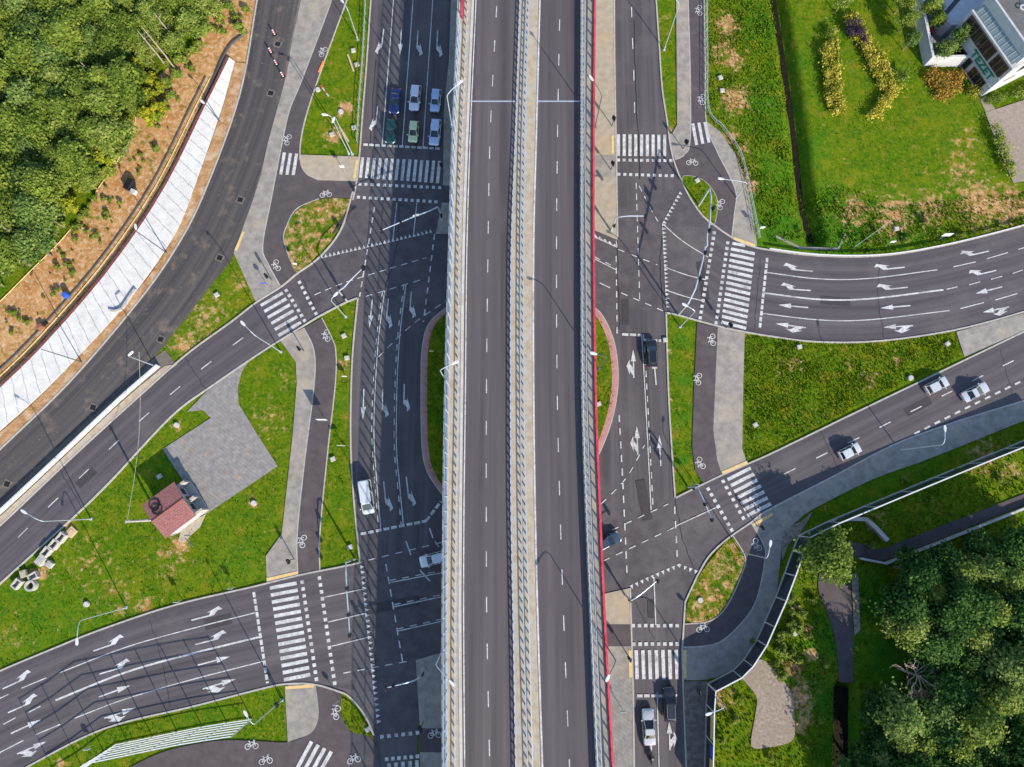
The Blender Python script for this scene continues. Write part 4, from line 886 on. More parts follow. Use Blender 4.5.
lamp('thin mast on the edge of the unfinished road above the western road', (155, 366), (129, 355), 8)
gw = 'dark posts on the white slabs'
for lb, b, h, H in (('dark post at the upper end of the white slab strip', (220, 122), (204, 103), 5), ('dark post across the middle of the white slab strip', (167, 253), (136, 229), 9.5), ('dark post across the lower part of the white slab strip', (82, 362), (40, 350), 10)):
    lamp(lb, b, h, H, m='dark_steel', group=gw, name='lamp_post', knee=0.97)
for lb, b, h in (('left viaduct lamp near the top, beside the waiting cars', (452, 127), (458, 84)), ('left viaduct lamp beside the green island', (446, 381), (453, 363.5)), ('left viaduct lamp near the bottom', (442.5, 650), (450, 681)),
                 ('right viaduct lamp at the top beside the sandy median', (595, 127), (592.5, 80)), ('right viaduct lamp over the green island', (598, 369), (596, 354)), ('right viaduct lamp at the bottom', (606.5, 646), (609, 675.5))):
    y = b[1]; lamp(lb+', on the deck edge', b, h, 9.0, z0=BH(y)-0.6, m='dark_steel' if 'right' in lb else 'steel', group='lamps on the viaduct edges', name='bridge_lamp')

def head_box(mb, p, s=1.0):
    mb.box((p.x, p.y, p.z), (0.34*s, 0.30*s, 1.0*s))
    for k in (-0.32, 0, 0.32): mb.tube([(p.x, p.y-0.15*s, p.z+k*s), (p.x, p.y-0.36*s, p.z+k*s-0.03)], [0.13*s, 0.14*s], 8)
def signal(label, base, pole_top, tip, H=6.2, heads=(1.0,), boards=0, m='steel', group='traffic signals'):
    b = P(*base, 0.1); k = P(*pole_top, H); k = Vector((b.x*0.5+k.x*0.5, b.y*0.5+k.y*0.5, H)); e = P(*tip, H+0.5)
    t = thing('traffic_signal', label, 'traffic signal', tuple(b), group)
    MB().tube([b, Vector((b.x, b.y, H*0.8)), Vector((b.x*0.8+k.x*0.2, b.y*0.8+k.y*0.2, H*0.95)), k.lerp(e, 0.12)+Vector((0, 0, 0.2))], [0.16, 0.13, 0.12, 0.11], 8).build('mast', m, t)
    a = k.lerp(e, 0.12)+Vector((0, 0, 0.2)); MB().tube([a, k.lerp(e, 0.4)+Vector((0, 0, 0.35)), e], [0.105, 0.09, 0.07], 8).build('arm', m, t)
    for f in heads:
        p = k.lerp(e, f)+Vector((0, 0, 0.1)); mb = MB(); head_box(mb, p); mb.build('signal_head', 'black', t)
    mb = MB(); head_box(mb, Vector((b.x+0.15, b.y-0.15, 2.9)), 0.9); mb.build('signal_head', 'black', t)
    for i in range(boards):
        p = k.lerp(e, 0.35+0.4*i); MB().box((p.x, p.y, p.z+0.5), (0.9, 0.06, 0.7), 0.3).build('sign_board', 'white_steel', t)
    return t
signal('cantilever signal whose arm reaches left over the shaded southbound lanes', (442, 221), (433, 213), (380, 231), 6.4, (0.62, 0.97), 1)
signal('cantilever signal on the corner of the western crossing, arm leaning to the upper right', (347, 301), (346, 291), (364, 267), 6.2, (0.95, 1.0))
signal('cantilever signal whose arm hangs over the three lanes at the southwestern junction', (355, 559), (346, 561), (350, 637), 6.4, (0.35, 0.7, 0.97))
signal('cantilever signal on the paved corner under the viaduct, arm reaching left', (424, 668), (419, 680), (385, 688), 6.0, (0.75, 0.97), 0)
signal('cantilever signal on the sandy median, arm reaching right over the northbound road', (611, 231), (617, 218), (646, 216), 6.0, (0.98,))
signal('cantilever signal on the tan median paving near the southern crossing', (625, 595), (634, 599), (658, 580), 6.0, (0.98,))
signal('cantilever signal on the grass tip at the eastern crossing', (688, 487), (697, 489), (712, 520), 6.0, (0.5, 0.98))
def small_signal(label, base, H=3.2, pole='dark_steel'):
    b = P(*base, 0.1); t = thing('pedestrian_signal', label, 'traffic signal', tuple(b), 'small signal posts at the crossings')
    MB().tube([b, b+Vector((0, 0, H))], 0.08, 8).build('pole', pole, t)
    mb = MB(); head_box(mb, b+Vector((0.05, -0.2, H-0.5)), 0.9); mb.build('signal_head', 'black', t)
    mb = MB(); head_box(mb, b+Vector((-0.2, 0.1, H-0.6)), 0.75); mb.build('signal_head', 'black', t)
for lb, b in (('small signal post at the pavement tip by the western crossing', (272, 280)), ('small signal post on the lower pavement of the western crossing', (304, 351)), ('small signal post at the pavement end above the southwestern crossing', (294, 559)),
              ('small signal post at the lower end of the southwestern crossing', (283, 699)), ('small signal post on the sandy median above the top right crossing', (612, 126)), ('small signal post on the median beside the cycle crossing', (611, 170)), ('small signal post on the pavement corner of the top right crossing', (683, 149)),
              ('small signal post on the median at the southern crossing', (627, 654)), ('small signal post below the pavement at the southern crossing', (695, 686)), ('small signal post on the shaded pavement of the eastern crossing', (757, 526)), ('small signal post beside the pavement south of the northeastern crossing', (726, 328)),
              ('small signal post on the kerb of the upper left crossing', (443, 172)), ('small signal post on the paved corner under the viaduct near the bottom', (423, 722))): small_signal(lb, b)
# portal gantry over the northeastern road
b0, b1 = P(678, 315, 0), P(698.5, 206, 0)
gt = thing('signal_gantry', 'tall steel portal gantry with a row of signals across the northeastern road', 'signal gantry', tuple(b0))
for b in (b0, b1): MB().tube([b, b+Vector((0, 0, 6.6))], [0.17, 0.13], 10).build('post', 'steel', gt)
a0, a1 = b0+Vector((0, 0, 6.6)), b1+Vector((0, 0, 6.6)); bow = Vector((0.9, 0.1, 0.55))
MB().tube([a0, a0.lerp(a1, 0.12)+bow*0.7, a0.lerp(a1, 0.35)+bow, a0.lerp(a1, 0.7)+bow, a0.lerp(a1, 0.92)+bow*0.5, a1], [0.12]*6, 8).build('beam', 'steel', gt)
for f in (0.2, 0.42, 0.61, 0.81):
    p = a0.lerp(a1, f)+bow+Vector((0.12, 0, 0.1)); mb = MB(); head_box(mb, p, 1.1); mb.build('signal_head', 'black', gt)
p = a0.lerp(a1, 0.5)+bow+Vector((0, 0, 0.5)); MB().box(tuple(p), (0.1, 1.3, 1.0)).build('sign_board', 'white_steel', gt)

# ------------------------------------------------------------------ fences, noise walls, railings on the ground
def posts_along(t, at, tot, pitch, mesh_o, s0=0.1, rot=False, vec=None):
    me = mesh_o.data; bpy.data.objects.remove(mesh_o); s = s0
    while s < tot+0.01:
        p = at(s); o = bpy.data.objects.new('post', me); COL.objects.link(o); o.parent = t; o.location = p-wloc(t)
        if rot:
            d = at(min(tot, s+0.1))-at(max(0, s-0.1)); o.rotation_euler = (0, 0, math.atan2(d.y, d.x))
        s += pitch
def ground_fence(name, label, cat, pts, H, pitch, rails, m, post=(0.07, 0.07), z=0.1, group=None, panel=None):
    L = wline(pts, z); at, tot = resample(L); t = thing(name, label, cat, tuple(at(tot/2)), group)
    for rn, zz, wd, hh in rails: MB().wall(L, wd, zz, zz+hh).build(rn, m, t)
    if panel: MB().wall(L, 0.05, panel[0], panel[1]).build('panel', panel[2], t)
    posts_along(t, at, tot, pitch, MB().box((0, 0, H/2), (post[0], post[1], H)).build('post', m), rot=True)
    return t
ground_fence('pedestrian_railing', 'thin pale railing between the upper left lawn and the southbound road', 'railing', cr([(367, -10), (364, 55), (360.5, 100), (358, 144)]), 1.1, 1.6, [('rail', 1.06, 0.08, 0.08), ('rail', 0.55, 0.05, 0.05)], 'steel')
ground_fence('pedestrian_railing', 'grey green railing between the cycle path and the weedy field at the top right', 'railing', cr([(705.5, -10), (706, 60), (707.5, 112), (722, 130), (738, 153), (746, 180), (751, 205), (758, 240)]), 1.1, 1.6, [('rail', 1.06, 0.08, 0.07), ('rail', 0.55, 0.05, 0.05)], 'steel')
ground_fence('guard_rail', 'long pale guard rail above the outer kerb of the northeastern road', 'safety barrier', R6_top[24:], 0.8, 2.0, [('beam', 0.5, 0.10, 0.30)], 'white_steel')
ground_fence('concrete_barrier', 'low white concrete barrier between the unfinished road and the western road', 'safety barrier', cr([(-20, 530), (0, 514), (60, 458), (120, 401), (160, 366)]), 0.8, 6.0, [('wall', 0.0, 0.30, 0.95)], 'white_slab', post=(0.34, 0.34))
sp = MB().poly(W(cr([(-20, 533), (0, 517), (60, 461), (120, 404), (165, 366)])+cr([(178, 364), (152, 384), (75, 454), (0, 525), (-20, 543)])), 0.14, -0.1).build('roadside_strip', 'deck_tan', kind='structure')
# dark glazed noise fence, lower right
fl = [(1045, 432), (1005, 449), (968, 464), (934, 478), (900, 492), (864, 507), (828, 522), (799, 536), (793, 551), (785, 573), (776, 597), (765, 622), (757, 640), (744, 660), (733, 671), (708, 684), (706.5, 704), (706, 735), (705, 767), (704, 800)]
L = wline(fl, 0.05)
nf = thing('noise_fence', 'dark glazed noise fence with white frames winding round the southeastern pavement', 'noise barrier', tuple(L[10]))
FH = 4.0
for i in range(len(L)-1):
    a, b = L[i], L[i+1]; pn = MB().wall([a.lerp(b, 0.004), a.lerp(b, 0.996)], 0.10, 0.242, FH-0.002).build('panel', 'panel_dark', nf)
MB().wall(L, 0.32, -0.1, 0.24).build('plinth', 'concrete', nf); MB().wall(L, 0.17, FH, FH+0.10).build('top_rail', 'white_steel', nf)
for p in L:
    MB().box((p.x, p.y, FH/2), (0.18, 0.18, FH)).build('post', 'white_steel', nf)
# coloured patches at the lower end of the fence
for i, m_, f0, f1 in ((16, 'tactile', 0.1, 0.9), (17, 'blue_plastic', 0.1, 0.45), (17, 'tactile', 0.5, 0.95)):
    a, b = L[i].lerp(L[i+1], f0), L[i].lerp(L[i+1], f1); MB().wall([a+Vector((-0.09, 0, 0)), b+Vector((-0.09, 0, 0))], 0.06, 2.6, 3.9).build('coloured_panel', m_, nf)
# tall slatted noise wall, lower left
sl_pts = [(60, 783), (86, 767), (116, 744.5), (157, 736), (198, 727.5), (225, 723), (252, 719)]
L = wline(sl_pts, 0.0); NH = 8.2
NH = 7.8
nw = thing('noise_wall', 'tall see-through noise wall of pale steel slats at the bottom left', 'noise barrier', tuple(L[3]))
at, tot = resample(L)
for k in range(7):
    z = 0.15+k*(NH-0.3)/6; MB().wall(L, 0.14, z, z+0.07).build('slat', 'white_steel', nw)
posts_along(nw, at, tot, tot/8, MB().box((0, 0, NH/2), (0.11, 0.14, NH)).build('post', 'steel'), rot=True, s0=0.0)
# wire strands and culvert head wall on the northeast ditch
L = wline([(776, 236), (800, 248), (838, 249), (846, 234)], -0.3)
cw = thing('culvert_headwall', 'grey concrete head wall where the ditch runs under the northeastern road', 'culvert', tuple(L[1]))
MB().wall(L, 0.35, -1.7, 0.25).build('wall', 'lot', cw); MB().wall(L, 0.42, 0.252, 0.34).build('coping', 'lot', cw)
ground_fence('culvert_railing', 'thin railing running up the bank beside the culvert', 'railing', [(852, 249), (870, 236), (888, 223)], 1.0, 1.8, [('rail', 0.95, 0.06, 0.06)], 'steel')
L = wline([(830, 522), (847, 518.5), (863, 519), (873, 528), (884, 540)], 0.0)
rw = thing('retaining_wall', 'short tan and white retaining wall at the tunnel mouth of the footpath', 'wall', tuple(L[2]))
MB().wall(L, 0.5, -0.2, 1.1).build('wall', 'deck_tan', rw); MB().wall(L, 0.62, 1.102, 1.25).build('coping', 'concrete', rw)
L = wline([(858, 558), (884, 563), (940, 541), (985, 523), (1045, 499)], 0.0)
rw2 = thing('path_wall', 'low pale wall along the lower side of the dark footpath', 'wall', tuple(L[2]))
MB().wall(L, 0.25, -0.1, 0.7).build('wall', 'concrete', rw2); MB().wall(L, 0.34, 0.702, 0.78).build('coping', 'concrete', rw2)
# white slab slope, formwork and pipes at the construction strip
WL = cr([(231, 60), (207, 108), (165, 192), (112, 270), (50, 342), (8, 384), (-45, 432)]); WR = cr([(235, 62), (222, 108), (193, 192), (175, 235), (140, 286), (120, 312), (52, 384), (0, 431), (-45, 474)])
ws = thing('slab_apron', 'long curved apron of white concrete slabs beside the unfinished road', 'concrete apron', tuple(P(110, 290, 0)))
wl, wr = W(WL), W(WR)
al, tl = resample([Vector((*p, 0)) for p in wl]); ar, tr_ = resample([Vector((*p, 0)) for p in wr]); NS = 38; mb = MB(); sm = MB()
for i in range(NS):
    q = [al(tl*i/NS), ar(tr_*i/NS), ar(tr_*(i+0.985)/NS), al(tl*(i+0.985)/NS)]; dz = random.uniform(-0.02, 0.02)
    top = [v+Vector((0, 0, (0.75 if k in (0, 3) else 0.22)+dz)) for k, v in enumerate(q)]; bot = [v+Vector((0, 0, -0.1)) for v in q]
    mb.hexa(bot, top)
    a, b = q[2], q[3]; pts = []
    for k in range(9):
        f = k/8; v = a.lerp(b, f)+(ar(tr_*min(1, (i+0.995)/NS))-ar(tr_*(i+0.90)/NS)).normalized()*(0.10*math.sin(k*1.9+i)); pts.append((v.x, v.y, 0.22+0.53*f+dz+0.022))
    sm.ribbon(pts, 0.07)
fixn(mb.build('slab', 'white_slab', ws)); sm.build('joint', 'seam', ws)
WLc = wl
def off(pts, d):
    out = []
    for i, p in enumerate(pts):
        a = Vector(pts[max(0, i-1)]); b = Vector(pts[min(len(pts)-1, i+1)]); t = (b-a).normalized(); out.append((p[0]-t.y*d, p[1]+t.x*d))
    return out
sgn = -1 if (Vector(off(wl, 1)[10])-Vector(wr[10])).length < (Vector(off(wl, -1)[10])-Vector(wr[10])).length else 1
fw = MB().wall([(*p, 0) for p in off(wl, sgn*0.28)], 0.35, -0.1, 0.72).build('formwork_board', 'formwork', origin=tuple(P(80, 305, 0)), label='dark red formwork board along the left edge of the white slabs', cat='formwork')
for d, r, m_, lb in ((1.35, 0.08, 'yellow_pipe', 'yellow pipe lying beside the dark red formwork'), (1.9, 0.08, 'yellow_pipe', 'second yellow pipe, between the first one and the dark cable'), (2.7, 0.13, 'dark_pipe', 'dark cable pipe lying left of the yellow pipes')):
    MB().tube([(*p, r*0.8) for p in off(wl, sgn*d)[3:]], r, 6).build('pipe', m_, origin=tuple(P(90, 290, 0)), label=lb, cat='pipe', group='pipes beside the formwork')
MB().tube([tuple(px2(p, 0.12)) for p in cr([(137, 110), (134, 130), (126, 148), (112, 170), (99, 188), (88, 207), (62, 240), (30, 272), (0, 302), (-20, 320)])], 0.08, 6).build('hose', 'yellow_pipe', origin=tuple(P(99, 188)), label='pale yellow hose along the edge of the forest and the bare earth', cat='hose')
MB().tube([tuple(px2(p, 0.15)) for p in cr([(248, 32), (232, 44), (222, 60), (213, 82), (200, 110)])], 0.22, 6).build('drain_pipe', 'dark_pipe', origin=tuple(P(222, 60)), label='dark drain pipe curving from the top of the white slabs towards the trees', cat='pipe')
wk = thing('kerb_section', 'white upturned kerb piece lying on the right edge of the white slabs', 'kerb piece', tuple(P(128, 300, 0)))
MB().wall([(*q, 0.25) for q in W(cr([(137, 290), (130, 300), (124, 309), (117, 312), (111, 311)]))], 0.35, 0, 0.5).build('kerb', 'cover', wk)
bc = P(67.5, 296, 0.35); bt = thing('barrel', 'blue plastic barrel on the bare earth left of the white slabs', 'barrel', tuple(bc)); MB().tube([bc, bc+Vector((0, 0, 0.15)), bc+Vector((0, 0, 0.75)), bc+Vector((0, 0, 0.9))], [0.46, 0.5, 0.5, 0.46], 14).build('body', 'blue_plastic', bt); MB().tube([bc+Vector((0, 0, 0.9)), bc+Vector((0, 0, 0.96))], 0.36, 12).build('lid', 'blue_plastic', bt)
# small site machine
c = P(132, 187, 0); sm_ = thing('site_compressor', 'small black site machine with a white front beside the formwork', 'compressor', tuple(c), rz=0)
bevel(MB().box((c.x, c.y, 0.85), (1.1, 1.9, 1.0), R(-25)).build('housing', 'black', sm_), 0.12)
d = Vector((0.75, -1.2, 0)); bevel(MB().box((c.x+d.x, c.y+d.y, 0.7), (1.0, 0.8, 0.7), R(-25)).build('engine', 'white', sm_), 0.08)
for sx in (-0.6, 0.6): MB().tube([(c.x+sx*0.9-0.1, c.y+sx*0.42, 0.35), (c.x+sx*0.9+0.1, c.y+sx*0.42+0.05, 0.35)], 0.35, 12).build('wheel', 'tyre', sm_)
c = P(42, 327, 0); hp = thing('soil_bucket', 'rusty digger bucket lying on the bare earth near the pipes', 'bucket', tuple(c))
MB().box((c.x, c.y, 0.4), (1.2, 0.8, 0.8), R(30), 0.7).build('shell', 'rust', hp); MB().box((c.x+0.5, c.y+0.5, 0.2), (0.9, 0.5, 0.4), R(40)).build('arm', 'black', hp)
# covers, markers and scraps in the grass
for x, y, lb in ((366, 0, None), (353.5, 51, 'pale square cover beside the railing of the upper left lawn'), (357, 65, 'small white cover by the railing, below the pair of stakes'), (341, 112, 'oval white cover on the bare patch of the upper left lawn'), (332, 135, 'tall pale cover block at the lower bare patch of the lawn'), (354, 128, 'square cover near the lower end of the lawn railing'), (318, 90, 'round cover beside the red and white stake'),
                 (217, 295, 'square cover on the grass beside the unfinished road'), (344, 336, 'square cover at the top of the strip beside the southbound road'), (347, 358, 'white cover low on the upper part of the grass strip'), (333, 459, 'square cover in the grass strip beside the white van'), (350, 547, 'square cover at the foot of the grass strip'), (177, 425, 'round white cover on the grass wedge by the parking lot'), (160, 476.5, 'white cover in the shade of the red roofed hut'),
                 (87, 604, 'round pale cover in the grass above the southwestern road'), (254, 503, 'round tan cover below the parking lot'), (700, 600, 'round cover in the southern cycle island'), (697, 181, 'square cover in the northern cycle island'), (799, 347, 'small white cover below the northeastern road'), (947, 344, 'square white cover at the right end of the grass wedge'), (910, 378, 'round white cover beside the eastern road'), (794, 633, 'round pale cover by the noise fence'), (724, 466, None), (665, 340, 'square cover on the kerb beside the black car'), (598.5, 404, 'white cover on the island under the viaduct'), (755, 425, 'square cover beside the pavement south of the northeastern road'), (896, 229, 'white cover on the bank above the northeastern road'), (720, 78, 'upper one of two white stones in the weedy field'), (722, 91, 'lower one of two white stones in the weedy field'), (368, 729, 'white cover in the tiny triangle island at the bottom')):
    if lb is None: continue
    c = P(x, y, 0.05); rnd_ = 'round' in lb or 'oval' in lb; mb = MB()
    t = thing('utility_cover', lb, 'cover', tuple(c), 'concrete covers in the grass')
    if rnd_: mb.tube([c, c+Vector((0, 0, 0.3))], [0.46, 0.43], 14)
    else: mb.box((c.x, c.y, 0.2), (0.80, 0.72, 0.32), R(random.uniform(0, 40)), 0.94)
    bevel(mb.build('slab', 'cover', t), 0.03)
    if rnd_: MB().tube([c+Vector((0, 0, 0.3)), c+Vector((0, 0, 0.34))], 0.36, 12).build('lid', 'concrete', t)
    else: MB().box((c.x, c.y, 0.375), (0.5, 0.45, 0.03), R(20)).build('lid', 'concrete', t)
for i, (x, y, lb) in enumerate(((283.5, 77, 'lowest of four red and white beacons in a row on the unfinished pavement'), (277, 65, 'third from the top of four red and white beacons'), (271.5, 53, 'second from the top of four red and white beacons'), (275, 35, 'topmost of four red and white beacons beside the drain'))):
    c = P(x, y, 0.05); t = thing('traffic_beacon', lb, 'beacon', tuple(c), 'red and white beacons')
    MB().box((c.x, c.y, 0.1), (0.8, 0.4, 0.12), 0.3).build('foot', 'black', t)
    for k in range(5): MB().box((c.x, c.y, 0.3+k*0.26), (0.26, 0.06, 0.255), 0.5).build('band', 'red' if k % 2 else 'white', t)
for a, b, lb, m_ in (((348, 55), (354, 72), 'long orange plank on the lawn near the railing', 'wood'), ((324, 62), (319, 73), 'orange plank on the edge of the cycle path', 'orange'), ((340, 128), (349, 142), 'dark wooden plank near the lamp pair', 'wood')):
    A, B = px2(a, 0.2), px2(b, 0.2); MB().wall([A, B], 0.28, 0, 0.08).build('plank', m_, origin=tuple(A), label=lb, cat='plank', group='planks on the upper lawn')
t = thing('warning_stake', 'red and white stake lying on the lawn beside the cycle path', 'stake', tuple(px2((325, 92), 0.1)))
A, B = px2((321, 86), 0.2), px2((329, 97), 0.2)
for k in range(4): MB().wall([A.lerp(B, k/4), A.lerp(B, (k+0.98)/4)], 0.22, 0, 0.12).build('band', 'red' if k % 2 == 0 else 'white', t)
# road signs: board on a post
def road_sign(label, base, H=2.6, sz=(0.75, 0.75), m='white_steel', ang=0.0, round_=False):
    b = P(*base, 0.1); t = thing('road_sign', label, 'road sign', tuple(b), 'road signs')
    MB().tube([b, b+Vector((0, 0, H))], 0.04, 6).build('pole', 'steel', t)
    cx, sx = math.cos(ang), math.sin(ang)
    if round_: MB().tube([b+Vector((0.03*sx, -0.06*cx, H-0.3)), b+Vector((0.05*sx, -0.10*cx, H-0.3))], sz[0]/2, 16).build('board', m, t)
    else: MB().box((b.x+0.06*sx, b.y-0.08*cx, H-0.35), (sz[0], 0.05, sz[1]), ang).build('board', m, t)
for lb, b, k in (('road sign on the paving at the upper left crossing', (345, 172), {}), ('dark backed board sign casting a shadow on the cycle path', (326, 421), dict(sz=(1.5, 1.6), H=3)), ('pair sign on the bank above the northeastern road', (938, 240), dict(sz=(1.4, 1.2), H=3.0)), ('small sign on the bank near the culvert railing', (886, 246), {}),
                 ('tall sign at the pavement corner by the guard rail', (758, 232), {}), ('small round sign on the tip of the western island', (299, 268), dict(round_=True)), ('blue round sign on the pavement tip by the western crossing', (268, 287), dict(round_=True, m='blue_plastic')), ('round sign on the grass tip at the eastern crossing', (693, 484), dict(round_=True)),
                 ('sign on the kerb above the southwestern road', (182, 600), dict(H=2.2)), ('sign on the verge near the stop line of the southwestern road', (234, 587), dict(H=2.0)), ('sign at the tip of the tiny triangle island', (339, 700), dict(round_=True)), ('sign at the edge of the southern median paving', (621, 707), {}), ('sign at the southern cycle island', (696, 621), dict(round_=True, m='blue_plastic')), ('sign leaning beside the noise wall', (93, 745), dict(H=2)) , ('narrow sign near the lower island on the left', (344, 446), dict(sz=(1.2, 0.5), H=2.4)), ('small sign on the grass strip west of the white arrows', (346, 377), dict(H=1.5)), ('sign on the grass island under the viaduct', (432, 352), dict(m='tactile', H=1.5))): road_sign(lb, b, **k)

# ------------------------------------------------------------------ concrete boxes by the western road
def box_ring(label, c, size=(1.12, 1.5), h=0.95, ang=-35, wall=0.22, base=0.0):
    c = P(*c, h); c.z = base; t = thing('concrete_box', label, 'concrete box', tuple(c), 'concrete shaft boxes'); a = R(ang)
    ca, sa = math.cos(a), math.sin(a); q = lambda x, y, z: (c.x+x*ca-y*sa, c.y+x*sa+y*ca, c.z+z)
    hx_, hy_ = size[0]/2, size[1]/2; o = [(-hx_, -hy_), (hx_, -hy_), (hx_, hy_), (-hx_, hy_)]; i_ = [(x*(1-2*wall/size[0]), y*(1-2*wall/size[1])) for x, y in o]
    mb = MB(); vs = [q(*p, 0) for p in o]+[q(*p, h) for p in o]+[q(*p, h) for p in i_]+[q(*p, 0.12) for p in i_]; fs = []
    for k in range(4):
        j = (k+1) % 4; fs += [(k, j, 4+j, 4+k), (4+k, 4+j, 8+j, 8+k), (8+k, 8+j, 12+j, 12+k)]
    fs.append((12, 13, 14, 15)); bevel(mb.add(vs, fs).build('shell', 'cover', t), 0.03)
    return t
box_ring('open concrete box at the upper right end of the row by the western road', (60, 537.5)); box_ring('open concrete box second from the upper right end of the row', (53, 544.5)); box_ring('open concrete box third in the row, with a broken rim', (45, 552))
box_ring('open concrete box standing lower in the grass next to the ring', (32, 576.5), (1.1, 1.45), 0.8, 30-90); box_ring('open concrete box at the lower left end of the group', (15.5, 584), (1.1, 1.5), 0.8, -35)
def slab_block(label, c, d, ang, m='cover'):
    p = P(*c, d[2]); t = thing('concrete_block', label, 'concrete block', (p.x, p.y, 0), 'concrete blocks by the western road'); bevel(MB().box((p.x, p.y, d[2]/2), d, R(ang)).build('block', m, t), 0.04)
    MB().box((p.x, p.y, d[2]+0.03), (d[0]*0.5, d[1]*0.5, 0.05), R(ang)).build('lid', m, t)
slab_block('solid pale concrete block left of the broken box', (39.5, 560.5), (1.2, 1.4, 0.8), -35); slab_block('white topped block on the grass side of the row', (48.5, 564.5), (1.0, 0.9, 0.7), -35); slab_block('tan lump of concrete above the lower left boxes', (22.5, 574), (0.9, 1.1, 0.6), 20, 'deck_tan'); slab_block('low tan pallet block at the upper right end of the row', (71, 532), (1.3, 1.4, 0.3), -40, 'wood')
c = P(29.5, 586, 0.9); c.z = 0; t = thing('concrete_ring', 'round concrete shaft ring lying in the grass', 'concrete ring', tuple(c)); mb = MB(); b_ = []
prof = [(0.82, 0), (0.82, 0.9), (0.55, 0.9), (0.55, 0.1)]; n = 24
for k in range(n):
    a = 2*math.pi*k/n; mb.v += [(c.x+r*math.cos(a), c.y+r*math.sin(a), z) for r, z in prof]
for k in range(n):
    for j in range(3): mb.f.append((4*k+j, 4*((k+1) % n)+j, 4*((k+1) % n)+j+1, 4*k+j+1))
mb.build('shell', 'cover', t)

# ------------------------------------------------------------------ red roofed hut
EZ, RZ = 3.5, 4.05
rc = [P(174.5, 481.7, EZ), P(196.3, 515.5, EZ), P(165.7, 538.2, EZ), P(142.3, 505, EZ)]   # right-top, right-bottom, left-bottom, left-top
hc = sum(rc, Vector())/4; hut = thing('brick_hut', 'small hut with a red tiled gable roof beside the parking lot', 'hut', (hc.x, hc.y, 0))
r0 = (rc[0]+rc[1])/2+Vector((0, 0, RZ-EZ)); r1 = (rc[2]+rc[3])/2+Vector((0, 0, RZ-EZ)); th = Vector((0, 0, 0.14))
mb = MB(); mb.hexa([rc[3], rc[0], r0, r1], [rc[3]+th, rc[0]+th, r0+th, r1+th]); mb.hexa([r1, r0, rc[1], rc[2]], [r1+th, r0+th, rc[1]+th, rc[2]+th])
rf = fixn(mb.build('roof', 'tile', hut)); MB().tube([r1+th*1.2, r0+th*1.2], 0.10, 6).build('ridge', 'rust', rf)
fl_ = [hc.lerp(p, 0.86) for p in rc]; mb = MB(); mb.hexa([Vector((p.x, p.y, 0)) for p in fl_], [Vector((p.x, p.y, EZ-0.02)) for p in fl_]); fixn(mb.build('wall', 'white', hut))
mb = MB(); e0 = (fl_[0]+fl_[1])/2; e1 = (fl_[2]+fl_[3])/2
for e, s in ((e0, (fl_[0], fl_[1])), (e1, (fl_[3], fl_[2]))):
    a, b = s; top = Vector((e.x, e.y, RZ-0.2)); n = (hc-e); n.z = 0; n = n.normalized()*0.15; a = Vector((a.x, a.y, EZ-0.02)); b = Vector((b.x, b.y, EZ-0.02)); mb.add([a, b, top, a+n, b+n, top+n], [(0, 1, 2), (5, 4, 3), (0, 3, 4, 1), (1, 4, 5, 2), (2, 5, 3, 0)])
fixn(mb.build('gable', 'white', hut))
ux = (fl_[0]-fl_[3]); ux.z = 0; ux = ux.normalized(); uy = (fl_[1]-fl_[0]); uy.z = 0; wlen = uy.length; uy = uy.normalized(); ang = math.atan2(uy.y, uy.x)
for f in (0.2, 0.72):
    p = fl_[0]+uy*wlen*f; MB().box((p.x+ux.x*0.03, p.y+ux.y*0.03, 1.7), (1.0, 0.1, 1.1), ang).build('window', 'window_dark', hut)
p = fl_[0]+uy*wlen*0.46; MB().box((p.x+ux.x*0.03, p.y+ux.y*0.03, 1.05), (0.95, 0.1, 2.05), ang).build('door', 'mullion', hut)
for f in (0.02, 0.55, 0.98):                      # pale porch frames on the right side
    p = fl_[0]+uy*wlen*f; q = p+ux*1.25
    MB().wall([Vector((p.x, p.y, 0)), Vector((q.x, q.y, 0))], 0.35, 0.0, 2.6).build('porch_wall', 'cover', hut)
p = fl_[0]+ux*0.6; q = fl_[1]+ux*0.6; MB().wall([Vector((p.x, p.y, 0)), Vector((q.x, q.y, 0))], 1.2, 0.02, 0.35).build('step', 'concrete', hut)
for f in (0.3, 0.75):
    p = fl_[3]+(fl_[2]-fl_[3])*f-ux*0.35; MB().box((p.x, p.y, 0.9), (0.5, 0.8, 1.4), ang).build('cabinet', 'white', hut)
MB().poly(W([(196, 519), (206, 514), (200, 527), (190, 536), (184, 543), (178, 541), (181, 532), (172, 536), (168, 534)]), 0.05, -0.05).build('hut_path', 'deck_tan', kind='structure')
cb = thing('cable_coil', 'black coil of cable lying on the left end of the red roof', 'cable', tuple(P(155, 506, 4.0)))
mb = MB(); u = (rc[0]-rc[3]).normalized(); vv = (rc[2]-rc[3]); vv = (r1-rc[3]).normalized()
for ox, r_, sh in ((0.15, 0.82, 0), (0.1, 0.74, 0.05), (0.0, 0.55, -0.55), (0.1, 0.78, -1.0)):
    cc = rc[3]+u*(1.5+ox)+vv*(1.15-sh*0.9)+Vector((0, 0, 0.22)); mb.tube([cc+u*r_*math.cos(a)+vv*r_*math.sin(a) for a in [2*math.pi*k/20 for k in range(21)]], 0.07, 5)
mb.build('coil', 'black', cb)
b = P(160, 519.5, 0); up = thing('utility_pole', 'pale concrete utility pole behind the red roofed hut', 'utility pole', tuple(b)); tp = P(125, 521.5, 9.6); tp = Vector((b.x*0.6+tp.x*0.4, b.y*0.6+tp.y*0.4, 9.6))
